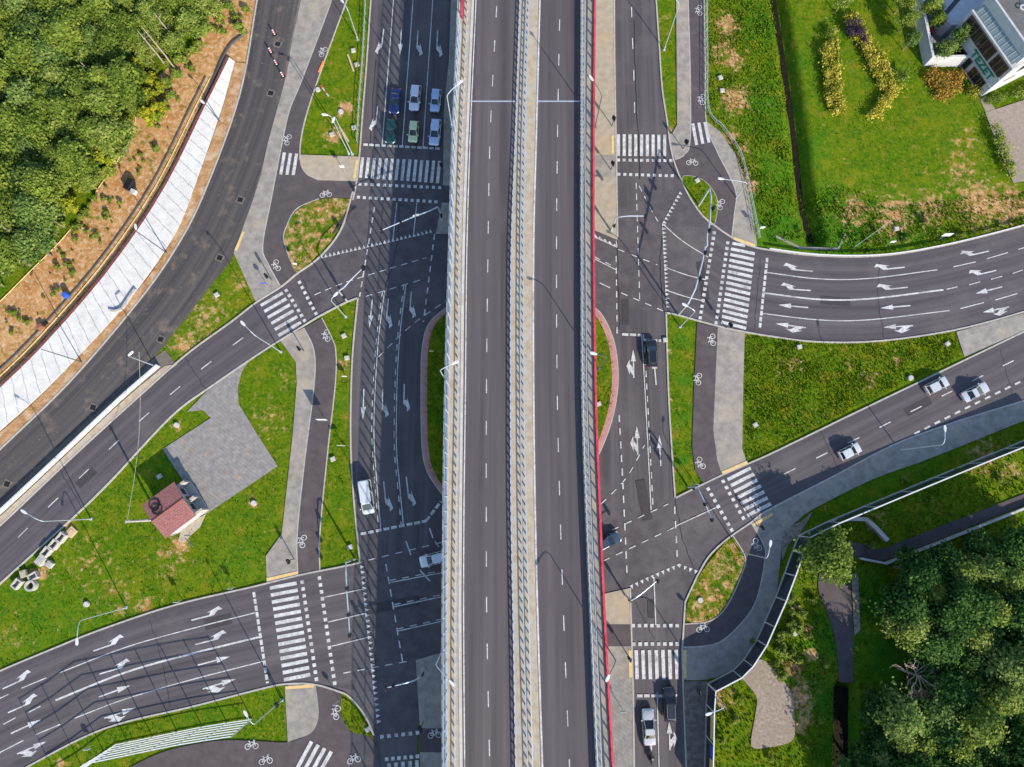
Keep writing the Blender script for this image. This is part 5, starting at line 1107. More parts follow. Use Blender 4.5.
MB().tube([b, Vector((b.x, b.y, 9.6))], [0.22, 0.15], 8).build('pole', 'cover', up); MB().box((b.x, b.y, 9.3), (0.7, 0.12, 0.12), 0.6).build('crossarm', 'steel', up)
wp = [Vector((b.x, b.y, 9.4)).lerp(P(139, 352, 8.0), f)-Vector((0, 0, 1.6*math.sin(math.pi*f))) for f in [k/14 for k in range(15)]]
MB().tube(wp, 0.03, 5).build('wire', 'cover', up)
MB().tube([px2((186, 538), 0.3), px2((196, 546), 1.1)], 0.07, 6).build('pipe', 'teal', origin=tuple(px2((186, 538), 0.3)), label='thin teal pipe leaning out from the hut corner over the grass', cat='pipe')

# ------------------------------------------------------------------ office building, upper right
C0 = P(980.5, 97, 0); C0.z = 0
U = Vector((-0.46, 0.888, 0)).normalized(); Vx = Vector((0.888, 0.46, 0)).normalized(); au = math.atan2(U.y, U.x); av = math.atan2(Vx.y, Vx.x)
off_ = thing('office_building', 'white office building with brown framed windows and green letters at the upper right corner', 'office building', tuple(C0))
O = lambda a, b, z: C0+U*a+Vx*b+Vector((0, 0, z))
def oblock(name, a0, a1, b0, b1, z0, z1, m, par=off_):
    mb = MB(); mb.hexa([O(a0, b0, z0), O(a1, b0, z0), O(a1, b1, z0), O(a0, b1, z0)], [O(a0, b0, z1), O(a1, b0, z1), O(a1, b1, z1), O(a0, b1, z1)]); return fixn(mb.build(name, m, par))
LEN = 11.8
oblock('wall', 0, LEN, 0, 22, 0, 7.6, 'white')
oblock('terrace_wall', 0.0, LEN, -0.10, 0.25, 7.602, 7.9, 'white')
oblock('upper_wall', 0.6, LEN, 1.3, 22, 7.602, 10.2, 'white')
oblock('roof', 0.9, LEN-0.3, 1.66, 21.6, 10.21, 10.24, 'grey_roof')
for q in ((0.6, LEN, 1.3, 1.65), (0.6, 0.95, 1.651, 22)): oblock('parapet', *q, 10.203, 10.75, 'white')
oblock('roof_hatch', 4, 7, 6, 8.5, 10.25, 11.2, 'teal'); oblock('roof_duct', 8, 11, 5.2, 6.0, 10.25, 10.9, 'steel'); oblock('roof_duct', 3, 11, 9.4, 10.4, 10.25, 11.0, 'teal')
ev = MB().ring(tuple(O(7.5, 4.6, 10.7)), 0.25, 0.55, 16); ev.build('roof_vent', 'white', off_)
# sloped teal canopy above the upper windows
mb = MB(); mb.hexa([O(0.7, 0.26, 7.7), O(11.3, 0.26, 7.7), O(11.3, 1.28, 8.7), O(0.7, 1.28, 8.7)], [O(0.7, 0.26, 7.95), O(11.3, 0.26, 7.95), O(11.3, 1.28, 8.95), O(0.7, 1.28, 8.95)]); cn = fixn(mb.build('canopy', 'teal', off_))
for k in range(11): 
    a = 1.2+k*0.98; mb = MB(); mb.wall([O(a, 0.3, 8.0), O(a, 1.25, 8.93)], 0.09, 0, 0.07).build('canopy_rib', 'steel', cn)
def windows(a0, a1, z0, z1, n, frame='mullion'):
    w0 = oblock('window', a0, a1, -0.06, -0.01, z0, z1, 'window_dark')
    for k in range(n+1):
        a = a0+(a1-a0)*k/n; oblock('frame', a-0.06, a+0.06, -0.14, -0.062, z0, z1, frame, w0)
    oblock('frame', a0, a1, -0.145, -0.064, z0-0.12, z0-0.002, frame, w0); oblock('frame', a0, a1, -0.145, -0.064, z1+0.002, z1+0.12, frame, w0)
windows(0.5, 3.4, 5.0, 7.35, 3); windows(3.9, 11.2, 5.0, 7.35, 6); windows(1.2, 4.6, 0.6, 2.5, 3); windows(5.4, 10.4, 0.5, 2.6, 5)
for z in (0.4, 2.66, 4.82): oblock('ledge', 0, 11.7, -0.10, -0.003, z-0.06, z+0.06, 'white')
oblock('window', -0.05, -0.004, 3, 8, 5.0, 7.0, 'window_dark'); oblock('window', -0.05, -0.004, 9.5, 15, 1.0, 3.2, 'window_dark'); oblock('vent_slot', -0.05, -0.004, 2.2, 4.4, 2.9, 3.4, 'mullion')
# the lettering on the spandrel
fc = bpy.data.curves.new('lettering', 'FONT'); fc.body = 'TEZET'; fc.size = 1.95; fc.extrude = 0.06; fc.align_x = 'CENTER'; fc.align_y = 'CENTER'; fc.space_character = 1.02; fc.offset = 0.035
fo = bpy.data.objects.new('lettering_tmp', fc); COL.objects.link(fo); bpy.context.view_layer.update()
lm = bpy.data.meshes.new_from_object(fo.evaluated_get(bpy.context.evaluated_depsgraph_get())); bpy.data.objects.remove(fo); lm.materials.clear(); lm.materials.append(M['green_sign'])
lo = bpy.data.objects.new('lettering', lm); COL.objects.link(lo); lo.parent = off_
from mathutils import Matrix
xa, ya, za = -U, Vector((0, 0, 1)), -Vx
lo.matrix_local = Matrix.Translation(O(3.9, -0.09, 3.72)-C0) @ Matrix((xa, ya, za)).transposed().to_4x4()
# lower wing with the pale roof
wc = [P(939, -14, 3.2), P(942, 10, 3.2), P(946, 21, 3.2), P(951, 25, 3.2), P(957, 25, 3.2), P(970, 18.5, 3.2), P(990, 3, 3.2), P(1012, -14, 3.2)]
wing = thing('office_wing', 'low white wing with pale flat roof and dark slot beside the courtyard', 'building', (wc[1].x, wc[1].y, 0))
MB().poly([p.xy for p in wc], 3.2, -0.1).build('wall', 'white', wing); MB().poly([Vector((0, 0, 0)).lerp(p, 1).xy for p in wc], 3.26, 3.202).build('roof', 'pale_roof', wing)
MB().ribbon([P(946, 13, 3.3), P(959, -2, 3.3)], 0.75).build('skylight', 'window_dark', wing)
MB().wall([p for p in [Vector((q.x, q.y, 3.262)) for q in wc]], 0.25, 0, 0.2).build('parapet', 'white', wing)
# courtyard wall
CWp = [Vector((*P(x, y, 0).xy, 0)) for x, y in ((913, -15), (915, 20), (924, 66), (965, 66))]
cy = thing('courtyard_wall', 'L shaped white wall round the planted office courtyard', 'wall', tuple(CWp[2]))
MB().wall(CWp, 0.35, 0, 2.6).build('wall', 'white', cy); MB().wall(CWp, 0.5, 2.602, 2.75).build('coping', 'white_steel', cy)
MB().poly(W([(926, -12), (930, 55), (962, 62), (975, 90), (985, 70), (950, 10), (945, -15)]), 0.06, -0.1).build('courtyard_paving', 'lot', kind='structure')
MB().poly(W([(998, 113), (986, 113), (980, 100), (985, 96)]), 0.06, -0.1).build('entrance_step', 'tile_pave', kind='structure')

# ------------------------------------------------------------------ vehicles
def lerpt(a, b, t): return a+(b-a)*t
def car(label, at_, heading, paint, kind='hatch', L=4.3, Wd=1.78, H=1.5, cat='car', z=0.06, roofm=None, extra=None):
    """at_: photograph point under the middle of the car; heading: photograph direction the nose points to"""
    a0, a1 = P(*at_), P(at_[0]+heading[0], at_[1]+heading[1]); d = a1-a0; rz = math.atan2(d.y, d.x)
    c = P(at_[0], at_[1], 0.8)
    t = thing('motorcycle' if kind == 'm' else 'van' if kind == 'van' else 'car', label, cat, (c.x, c.y, z), rz=rz)
    pm = paint; hl = L/2; hw = Wd/2
    def part(mb, name, m, smooth=False, par=t):
        me_o = MB.build(mb, name, m); me_o.parent = par; return fixn(me_o)
    # profile stations: x, half width, bottom, top
    if kind == 'sedan': ST_ = [(-1, .80, .42, .80), (-.97, .92, .30, .93), (-.86, .97, .24, .98), (-.5, 1, .20, .98), (0, 1, .20, .95), (.4, 1, .20, .93), (.62, .98, .20, .90), (.86, .94, .24, .80), (.96, .86, .30, .70), (1, .70, .38, .60)]; G = (-.68, .46, -.36, -.04)
    elif kind == 'van': ST_ = [(-1, .93, .40, 1.05), (-.98, .98, .30, 1.12), (-.5, 1, .22, 1.12), (0, 1, .22, 1.12), (.5, 1, .22, 1.10), (.72, .98, .22, 1.05), (.88, .95, .26, .98), (.97, .86, .32, .85), (1, .72, .40, .70)]; G = (-.985, .78, -.95, .40)
    elif kind == 'suv': ST_ = [(-1, .90, .45, .98), (-.97, .97, .34, 1.06), (-.5, 1, .28, 1.08), (0, 1, .28, 1.07), (.4, 1, .28, 1.05), (.62, .99, .28, 1.03), (.86, .95, .30, .95), (.96, .88, .36, .82), (1, .76, .42, .68)]; G = (-.93, .52, -.80, .08)
    else: ST_ = [(-1, .86, .42, .88), (-.97, .95, .30, .98), (-.5, 1, .20, .99), (0, 1, .20, .97), (.4, 1, .20, .94), (.62, .98, .20, .91), (.86, .94, .24, .82), (.96, .86, .30, .70), (1, .70, .38, .60)]; G = (-.93, .50, -.76, .03)
    secs = []
    for x, k, zb, zt in ST_:
        h = hw*k; secs.append([(x*hl, y*h, z_) for y, z_ in ((-.86, zb), (.86, zb), (.98, zb+.14), (1.0, (zb+zt)/2), (.97, zt-.14), (.88, zt-.03), (.62, zt+.012), (0, zt+.022), (-.62, zt+.012), (-.88, zt-.03), (-.97, zt-.14), (-1.0, (zb+zt)/2), (-.98, zb+.14))])
    body = part(MB().loft(secs), 'body', pm)
    body.data.polygons.foreach_set('use_smooth', [True]*len(body.data.polygons)); m_ = body.modifiers.new('edge', 'EDGE_SPLIT'); m_.split_angle = R(38)
    # greenhouse
    zb = 1.06 if kind in ('van', 'suv') else 0.95
    b0, b1, t0, t1 = (g*hl for g in G); bw, tw = hw*.93, hw*(.80 if kind == 'van' else .73)
    def ring_(f, inset=0.0):
        x0, x1, yy, zz = lerpt(b0, t0, f), lerpt(b1, t1, f), lerpt(bw, tw, f), lerpt(zb-.08, H-.03, f)
        cxr = (x1-x0)*0.06
        return [(x0, -yy*.86, zz), (x0+cxr, -yy, zz), (x1-cxr*2, -yy, zz), (x1, -yy*.78, zz), (x1+0.05*(1-f), 0, zz), (x1, yy*.78, zz), (x1-cxr*2, yy, zz), (x0+cxr, yy, zz), (x0, yy*.86, zz)]
    part(MB().loft([ring_(0), ring_(.55), ring_(1.0)]), 'window', 'glass_dark')
    r0_, r1_ = ring_(.97), ring_(1.0); cx_ = (t0+t1)/2
    up = [(cx_+(x-cx_)*.93, y*.90, H+.035) for x, y, zz in r1_]; ro = part(MB().loft([[(cx_+(x-cx_)*1.012, y*1.02, zz) for x, y, zz in r0_], [(cx_+(x-cx_)*1.0, y*1.0, H+.005) for x, y, zz in r1_], up]), 'roof', roofm or pm)
    if kind == 'suv': 
        for s in (-1, 1): part(MB().tube([(t0*.9, s*tw*.86, H+.07), (t1*.85, s*tw*.86, H+.07)], .022, 6), 'roof_rail', 'rim')
    pl = []
    for s in (-1, 1):                           # pillars in body colour
        for f0, f1 in ((b0, t0), (b1, t1)):
            part(MB().tube([(f0*(1.0), s*bw*.86, zb-.04), (f1, s*tw*.86, H-.01)], .045, 5), 'pillar', pm)
        xm = lerpt(b0, b1, .47); xt = lerpt(t0, t1, .45); part(MB().tube([(xm, s*bw*1.0, zb-.04), (xt, s*tw*1.0, H-.02)], .04, 5), 'pillar', pm)
        part(MB().box((b1*.86, s*(hw+.09), zb+.06), (.14, .20, .13)), 'mirror', pm)
        for x in (.62*hl, -.60*hl):
            rr = .34 if kind in ('van', 'suv') else .31
            wo = part(MB().tube([(x, s*(hw-.22), rr), (x, s*(hw-.19), rr), (x, s*(hw-.03), rr), (x, s*(hw+.012), rr)], [rr*.92, rr, rr, rr*.9], 18), 'wheel', 'tyre')
            part(MB().tube([(x, s*(hw+.008), rr), (x, s*(hw+.022), rr)], rr*.62, 12), 'rim', 'rim', par=wo)
        hx_ = .915*hl; part(MB().add([(hx_+.02, s*hw*.88, .66), (hl*.99, s*hw*.66, .56), (hl*.97, s*hw*.52, .69), (hx_-.06, s*hw*.72, .79), (hx_-.16, s*hw*.90, .76), (hx_-.10, s*hw*.955, .62)], [(0, 1, 2, 3), (0, 3, 4, 5)]), 'headlight', 'lamp_white').location = (0.03, s*.012, .03)
        zt_ = .98 if kind == 'van' else .80
        part(MB().box((-hl*.985, s*hw*.76, zt_), (.10, .22, .24 if kind != 'van' else .4)), 'tail_lamp', 'lamp_red')
    part(MB().box((hl*.985, 0, .40), (.06, hw*1.0, .14)), 'grille', 'black'); part(MB().box((-hl*.995, 0, .62), (.03, .50, .11)), 'number_plate', 'white')
    return t
cp_ = carpaint
DN = (-0.11, 1)
car('dark blue saloon car waiting second in the left queue, behind the dark green car', (395, 101), DN, cp_('p_navy', (0.008, 0.018, 0.10)), 'sedan', 4.5)
car('dark green car at the stop line, nose towards the upper left crossing', (391, 131), DN, cp_('p_green', (0.006, 0.045, 0.04)), 'hatch', 4.3)
car('lavender white people carrier waiting behind the yellow green car', (415, 98), DN, cp_('p_lav', (0.62, 0.62, 0.70)), 'suv', 4.5, 1.8, 1.65)
car('pale yellow green hatchback at the stop line of the middle lane', (413.5, 131.5), DN, cp_('p_lime', (0.52, 0.60, 0.32)), 'hatch', 3.7, 1.65)
car('light blue estate car waiting second in the right queue', (435.5, 100.5), DN, cp_('p_sky', (0.36, 0.47, 0.66)), 'suv', 4.0, 1.68, 1.55)
car('light blue hatchback first in the right queue at the stop line', (435, 132), DN, cp_('p_sky2', (0.42, 0.51, 0.68)), 'hatch', 4.6, 1.78)
car('long silver white van driving down the southbound road', (366.5, 497), (0.14, 1), cp_('p_vanwhite', (0.56, 0.57, 0.58)), 'van', 5.2, 2.0, 1.95, 'van')
car('white car half hidden under the left edge of the viaduct', (434, 559), (-1, 0.26), cp_('p_white', (0.60, 0.61, 0.62)), 'suv', 4.4, 1.8, 1.6)
car('black car with red tail lamps at the stop line below the northeastern road', (651.5, 353), (-0.04, -1), cp_('p_black', (0.010, 0.012, 0.014)), 'suv', 4.5, 1.85, 1.6)
car('dark blue grey car coming out from under the red edge of the viaduct', (607.5, 542), (1, -0.52), cp_('p_slate', (0.035, 0.055, 0.085)), 'hatch', 4.2, 1.8, 1.5)
car('silver saloon car waiting at the southern stop line beside the black car', (648.8, 727), (-0.06, -1), cp_('p_silver', (0.42, 0.43, 0.45)), 'sedan', 5.0, 1.85, 1.47)
car('black estate car over the southern stop line, right lane', (669.8, 704), (-0.04, -1), cp_('p_black2', (0.012, 0.013, 0.016)), 'suv', 4.8, 1.85, 1.55)
car('small white car driving on the eastern road, lowest of the three there', (850, 451.5), (1, -0.5), cp_('p_white2', (0.50, 0.51, 0.52)), 'hatch', 3.7, 1.68, 1.5)
car('white car in the upper lane of the eastern road, middle one of three', (937, 385.5), (1, -0.5), cp_('p_white3', (0.47, 0.48, 0.49)), 'hatch', 4.0, 1.75, 1.5)
car('white saloon car near the right edge of the eastern road, beside the dashed bay line', (975.5, 392), (1, -0.5), cp_('p_white4', (0.46, 0.465, 0.485)), 'sedan', 4.7, 1.8, 1.5)

# motorcycle and its rider
mc = P(651, 757, 0.6); md = P(650, 737)-P(651, 757); mz = math.atan2(md.y, md.x)
mt = thing('motorcycle', 'black motorcycle behind the silver saloon at the bottom edge', 'motorcycle', (mc.x, mc.y, 0.06), rz=mz)
def mpart(mb, n, m, par=mt): o = MB.build(mb, n, m); o.parent = par; return fixn(o)
for x in (-.70, .72):
    mb = MB(); nn = 20; rr = .31
    for k in range(nn):
        a = 2*math.pi*k/nn
        for q in range(6):
            b = 2*math.pi*q/6; r_ = rr-.06+.06*math.cos(b); mb.v.append((x+r_*math.cos(a), .06*math.sin(b), rr+r_*math.sin(a)))
    for k in range(nn):
        for q in range(6): mb.f.append((6*k+q, 6*((k+1) % nn)+q, 6*((k+1) % nn)+(q+1) % 6, 6*k+(q+1) % 6))
    wo = mpart(mb, 'wheel', 'tyre'); mpart(MB().tube([(x, -.03, rr), (x, .03, rr)], .19, 12), 'rim', 'rim', wo)
secs = [[(x, y*wd, z0+zz*hh) for y, zz in ((-.6, 0), (.6, 0), (1, .5), (.7, 1), (-.7, 1), (-1, .5))] for x, wd, z0, hh in ((-.95, .06, .78, .12), (-.55, .15, .66, .20), (-.05, .14, .60, .22), (.08, .20, .55, .42), (.42, .17, .60, .40), (.62, .12, .62, .36), (.78, .16, .62, .40), (.88, .10, .70, .25))]
mpart(MB().loft(secs), 'fairing', 'black'); mpart(MB().box((.0, 0, .42), (.55, .30, .34)), 'engine', 'dark_steel'); mpart(MB().tube([(.50, -.38, 1.0), (.58, -.1, 1.02), (.58, .1, 1.02), (.50, .38, 1.0)], .022, 6), 'handlebar', 'dark_steel')
mpart(MB().tube([(.60, .08, .95), (.72, .08, .31)], .03, 6), 'fork', 'rim'); mpart(MB().tube([(.60, -.08, .95), (.72, -.08, .31)], .03, 6), 'fork', 'rim'); mpart(MB().tube([(-.05, -.17, .30), (-.5, -.2, .35), (-.9, -.2, .48)], [.04, .06, .06], 8), 'exhaust', 'rim'); mpart(MB().box((-.98, 0, .80), (.05, .16, .07)), 'tail_lamp', 'lamp_red'); mpart(MB().box((.92, 0, .82), (.05, .2, .14)), 'headlight', 'lamp_white')
pr = thing('person', 'rider in dark clothes and a pale helmet sitting on the motorcycle', 'person', (mc.x, mc.y, 0.06), rz=mz)
J = {'pelvis': (-.25, 0, .92), 'belly': (-.20, 0, 1.08), 'chest': (-.06, 0, 1.32), 'neck': (.03, 0, 1.50), 'head': (.08, 0, 1.62), 'crown': (.09, 0, 1.72)}
rad = {'pelvis': (.16, .15), 'belly': (.14, .13), 'chest': (.18, .13), 'neck': (.065, .065), 'head': (.10, .10), 'crown': (.085, .085)}; E_ = [('pelvis', 'belly'), ('belly', 'chest'), ('chest', 'neck'), ('neck', 'head'), ('head', 'crown')]
for s, q in ((-1, 'l'), (1, 'r')):
    for n, p, r_ in (('sh', (-.03, s*.20, 1.42), .075), ('el', (.20, s*.36, 1.18), .055), ('wr', (.45, s*.36, 1.05), .04), ('hand', (.52, s*.35, 1.02), .045), ('hip', (-.20, s*.13, .90), .11), ('kn', (.18, s*.27, .74), .075), ('an', (-.06, s*.24, .36), .05), ('toe', (.12, s*.26, .31), .045)): J[n+q] = p; rad[n+q] = (r_, r_)
    E_ += [('chest', 'sh'+q), ('sh'+q, 'el'+q), ('el'+q, 'wr'+q), ('wr'+q, 'hand'+q), ('pelvis', 'hip'+q), ('hip'+q, 'kn'+q), ('kn'+q, 'an'+q), ('an'+q, 'toe'+q)]
ks = list(J); pme = bpy.data.meshes.new('body'); pme.from_pydata([J[k] for k in ks], [(ks.index(a), ks.index(b)) for a, b in E_], []); po = bpy.data.objects.new('body', pme); COL.objects.link(po); po.parent = pr
sk = po.modifiers.new('skin', 'SKIN'); 
for i, k in enumerate(ks): pme.skin_vertices[0].data[i].radius = rad[k]; pme.skin_vertices[0].data[i].use_root = (k == 'pelvis')
sk.use_smooth_shade = True; po.modifiers.new('sub', 'SUBSURF').levels = 2; pme.materials.append(M['cloth'])
mb = MB(); hc_ = (.09, 0, 1.66); secs = []
for k in range(9):
    f = math.pi*k/8; secs.append([(hc_[0]+.155*math.sin(f)*math.cos(a)*1.05+.001, hc_[1]+.135*math.sin(f)*math.sin(a), hc_[2]-.15*math.cos(f)) for a in [2*math.pi*j/14 for j in range(14)]])
ho = fixn(mb.loft(secs, cap=False).build('helmet', 'cover')); ho.parent = pr; ho.data.polygons.foreach_set('use_smooth', [True]*len(ho.data.polygons))
vo = MB().add([(.235, -.09, 1.62), (.245, 0, 1.62), (.235, .09, 1.62), (.225, .085, 1.72), (.235, 0, 1.72), (.225, -.085, 1.72)], [(0, 1, 4, 5), (1, 2, 3, 4)]).build('visor', 'glass_dark'); vo.parent = pr; vo.location.x = .02
bpy.context.view_layer.update()

# ------------------------------------------------------------------ trees and shrubs
def leaf_cloud(g, centres, radii, n_per, size, up=0.55, tint0=0.5, squash=0.8):
    """leaf-sized quads scattered on and in clumps; tint varies per clump and per leaf"""
    C = np.repeat(centres, n_per, 0); Rr = np.repeat(radii, n_per); N = len(C)
    d = g.normal(size=(N, 3)); d /= np.linalg.norm(d, axis=1)[:, None]; d[:, 2] = np.where(d[:, 2] < -0.35, -d[:, 2], d[:, 2])
    r = Rr*(0.25+1.35*g.random(N)**0.9); pos = C+d*r[:, None]*np.array([1, 1, squash])
    nrm = d*0.7+g.normal(size=(N, 3))*0.45+np.array([0, 0, up]); nrm /= np.linalg.norm(nrm, axis=1)[:, None]
    t1 = np.cross(nrm, g.normal(size=(N, 3))); t1 /= np.linalg.norm(t1, axis=1)[:, None]; t2 = np.cross(nrm, t1)
    pos += np.repeat(g.normal(size=(len(centres), 3))*[1, 1, .35], n_per, 0)*(g.normal(size=N)*0.45*Rr)[:, None]
    s = size*g.uniform(0.45, 1.45, N)[:, None]; a = t1*s*0.5; b = t2*s*0.36
    V = np.stack([pos-a, pos-b+a*0.1, pos+a, pos+b+a*0.1], 1).reshape(-1, 3)
    ct = np.repeat(g.normal(0, 0.20, len(centres)), n_per)
    tint = np.clip(tint0+ct+g.normal(0, 0.16, N), 0, 1); return V, np.repeat(tint, 4)
def crown_mesh(name, r, h, nclump, n_per, size, seed, m, tint0=0.5, low=0.15):
    g = np.random.default_rng(seed); cs = []; rs = []
    for i in range(nclump):
        th = g.uniform(0, 2*math.pi); q = math.sqrt(g.uniform(0.0, 1)); z = g.uniform(low, 1)
        rad_ = r*(1-0.80*max(0, (z-0.35)/0.65)**1.6)*(0.74+0.22*math.sin(3*th+seed)+0.16*math.sin(5*th+2.3*seed)); f = 0.35+0.65*q
        cs.append((rad_*f*math.cos(th)*0.85, rad_*f*math.sin(th)*0.85, h*z)); rs.append(g.uniform(0.12, 0.25)*r)
    V, T_ = leaf_cloud(g, np.array(cs), np.array(rs), n_per, size, tint0=tint0)
    return mesh_np(name, V, np.arange(len(V)).reshape(-1, 4), m, {'tint': T_}), cs
def trunk_mesh(H, cs, cz, seed, m, r0=0.2):
    g = random.Random(seed); mb = MB()
    pts = [(g.uniform(-.1, .1)*k, g.uniform(-.1, .1)*k, H*k/5) for k in range(6)]; mb.tube(pts, [r0*(1-0.16*k) for k in range(6)], 8)
    o1 = mb.build('trunk', m); me1 = o1.data; bpy.data.objects.remove(o1); ml = MB()
    for c in cs[::3]:
        a = Vector(pts[3]).lerp(Vector(pts[5]), g.uniform(0, .8)); b = Vector((c[0], c[1], c[2]+cz)); mid = a.lerp(b, .5)+Vector((0, 0, .3)); ml.tube([a, mid, b], [r0*.35, r0*.22, r0*.08], 5)
    o2 = ml.build('limb', m); me2 = o2.data; bpy.data.objects.remove(o2); return me1, me2
VAR = {}
def variant(key, r, h, cz, H, ncl, npc, size, seed, m, tint0=0.5, r0=0.2):
    cm, cs = crown_mesh('crown', r, h, ncl, npc, size, seed, m, tint0); t1, t2 = trunk_mesh(H, cs, cz, seed, 'bark', r0); VAR[key] = (cm, t1, t2, cz)
for i in range(5): variant('dark%d' % i, 3.0+0.3*i, 4.4, 4.6, 8.0, 110+5*i, 52, 0.38, 20+i, 'leaf', 0.46)
M['leaf_deep'] = leaf_mat('leaf_deep_green', [(0.010, 0.034, 0.008), (0.026, 0.072, 0.015), (0.060, 0.125, 0.024), (0.13, 0.20, 0.04)])
for i in range(3): variant('deep%d' % i, 3.2+0.4*i, 4.6, 4.2, 7.8, 105+8*i, 52, 0.40, 50+i, 'leaf_deep', 0.42)
for i in range(4): variant('cool%d' % i, 3.0+0.35*i, 4.4, 4.2, 7.8, 110+6*i, 52, 0.38, 40+i, 'leaf_cool', 0.5)
for i in range(2): variant('light%d' % i, 3.0+0.3*i, 4.6, 3.6, 6.6, 95, 52, 0.36, 60+i, 'leaf_light', 0.45)
for i in range(2): variant('yellow%d' % i, 1.5+0.3*i, 2.6, 1.6, 3.4, 20, 60, 0.36, 70+i, 'leaf_yellow', 0.6, 0.08)
for i in range(3): variant('bush%d' % i, 1.3+0.25*i, 1.7, 0.15, 1.3, 16, 55, 0.34, 80+i, 'leaf', 0.6, 0.06)
for i in range(2): variant('bright%d' % i, 1.5+0.25*i, 1.5, 0.1, 1.2, 22, 55, 0.30, 95+i, 'leaf_light', 0.35, 0.06)
variant('round', 3.7, 4.6, 1.2, 4.4, 90, 75, 0.36, 90, 'leaf_light', 0.30, 0.18)
def tree(key, px_, py_, zc_, label, group=None, s=1.0, name='tree', cat='tree', seed=0, sz=1.0):
    """px_, py_ is where the middle of the crown shows; the tree stands on the ground below it"""
    cm, t1, t2, cz = VAR[key]; b = P(px_, py_, zc_*s); g = random.Random(seed*7+int(px_*3+py_))
    t = thing(name, label, cat, (b.x, b.y, float(gz(np.array([b.x]), np.array([b.y]))[0])), group, rz=g.uniform(0, 6.28)); t.scale = (s*g.uniform(.85, 1.18), s*g.uniform(.85, 1.18), s*sz*g.uniform(.85, 1.15))
    c = bpy.data.objects.new('crown', cm); COL.objects.link(c); c.parent = t; c.location = (0, 0, cz)
    k = bpy.data.objects.new('trunk', t1); COL.objects.link(k); k.parent = t
    l = bpy.data.objects.new('limb', t2); COL.objects.link(l); l.parent = k
    return t
def fill(poly, step, keys, seed, label, group, zc_=7.0, smin=0.85, smax=1.2, avoid=()):
    g = random.Random(seed); x0, x1 = min(p[0] for p in poly), max(p[0] for p in poly); y0, y1 = min(p[1] for p in poly), max(p[1] for p in poly); j = 0; y = y0
    while y <= y1:
        x = x0+(step/2 if j % 2 else 0)
        while x <= x1:
            qx, qy = x+g.uniform(-.36, .36)*step, y+g.uniform(-.36, .36)*step
            if inside(np.array([qx]), np.array([qy]), poly)[0] and not any(math.hypot(qx-a, qy-b) < r for a, b, r in avoid):
                lb, k = g.choice(keys); tree(k, qx, qy, zc_, label[lb], group[lb], g.uniform(smin, smax), seed=j, sz=0.82)
            x += step
        y += step*0.86; j += 1
LBL = {'d': 'dense mid green tree in the closed forest at the upper left', 'c': 'blue green tree in the closed forest at the upper left', 'p': 'pale yellow green tree in the closed forest at the upper left'}
GRP = {'d': 'green trees of the upper left forest', 'c': 'blue green trees of the upper left forest', 'p': 'pale trees of the upper left forest'}
fill([(-40, -40), (112, -40), (112, 20), (122, 60), (124, 88), (104, 128), (84, 165), (56, 205), (22, 240), (-40, 290)], 22, [('d', 'dark0'), ('d', 'dark1'), ('d', 'dark2'), ('c', 'cool0'), ('d', 'dark3'), ('c', 'cool1'), ('d', 'dark4'), ('p', 'light1'), ('d', 'dark0')], 3, LBL, GRP, 6.6)
LBL2 = {'d': 'thin olive green tree at the sparse upper end of the left forest'}; GRP2 = {'d': 'olive trees at the upper end of the left forest'}
fill([(112, -30), (222, -30), (212, 0), (190, 22), (176, 48), (158, 62), (128, 40), (108, 10)], 21, [('d', 'light0'), ('d', 'light1'), ('d', 'dark0'), ('d', 'dark1')], 5, LBL2, GRP2, 5.6, 0.62, 0.85)
ge = random.Random(31); edge = [(128, 34), (140, 54), (150, 72), (146, 92), (132, 118), (112, 136), (98, 168), (84, 186), (64, 204), (44, 222), (20, 246), (-6, 272)]
ea, et = resample([Vector((*p, 0)) for p in edge]); used_y = 0
for i in range(62):
    q = ea(et*(i+.5)/62); x, y = q.x+ge.uniform(-12, 14), q.y+ge.uniform(-8, 12); k = ge.choice(('yellow0', 'yellow1', 'light0', 'bush1', 'bush2', 'yellow0'))
    if 'yellow' in k: tree(k, x, y, 2.8, 'small yellow leaved tree on the lit edge of the upper left forest', 'yellow trees at the forest edge', ge.uniform(0.7, 1.2), 'young_tree', seed=i)
    elif 'light' in k: tree(k, x-4, y-4, 3.6, 'pale green young tree on the edge of the upper left forest', 'pale young trees at the forest edge', ge.uniform(0.4, 0.62), 'young_tree', seed=i)
    else: tree(k, x, y, 0.8, 'low green bush between the forest edge and the bare earth', 'bushes at the forest edge', ge.uniform(0.7, 1.2), 'bush', 'bush', seed=i)
for i, (x, y) in enumerate(((172, 30), (188, 28), (205, 20), (222, 20), (240, 28), (230, 8), (200, 45), (213, 8), (152, 68), (168, 62), (180, 60), (176, 74), (166, 84), (194, 50), (236, 18), (246, 10), (224, 32), (210, 30), (160, 92), (150, 100), (172, 96), (165, 106))):
    tree('bush%d' % (i % 3), x, y, 0.8, 'green bush on the slope above the top end of the white slabs', 'bushes on the slope above the white slabs', ge.uniform(0.5, 1.0), 'bush', 'bush', seed=i)
n_ = 0
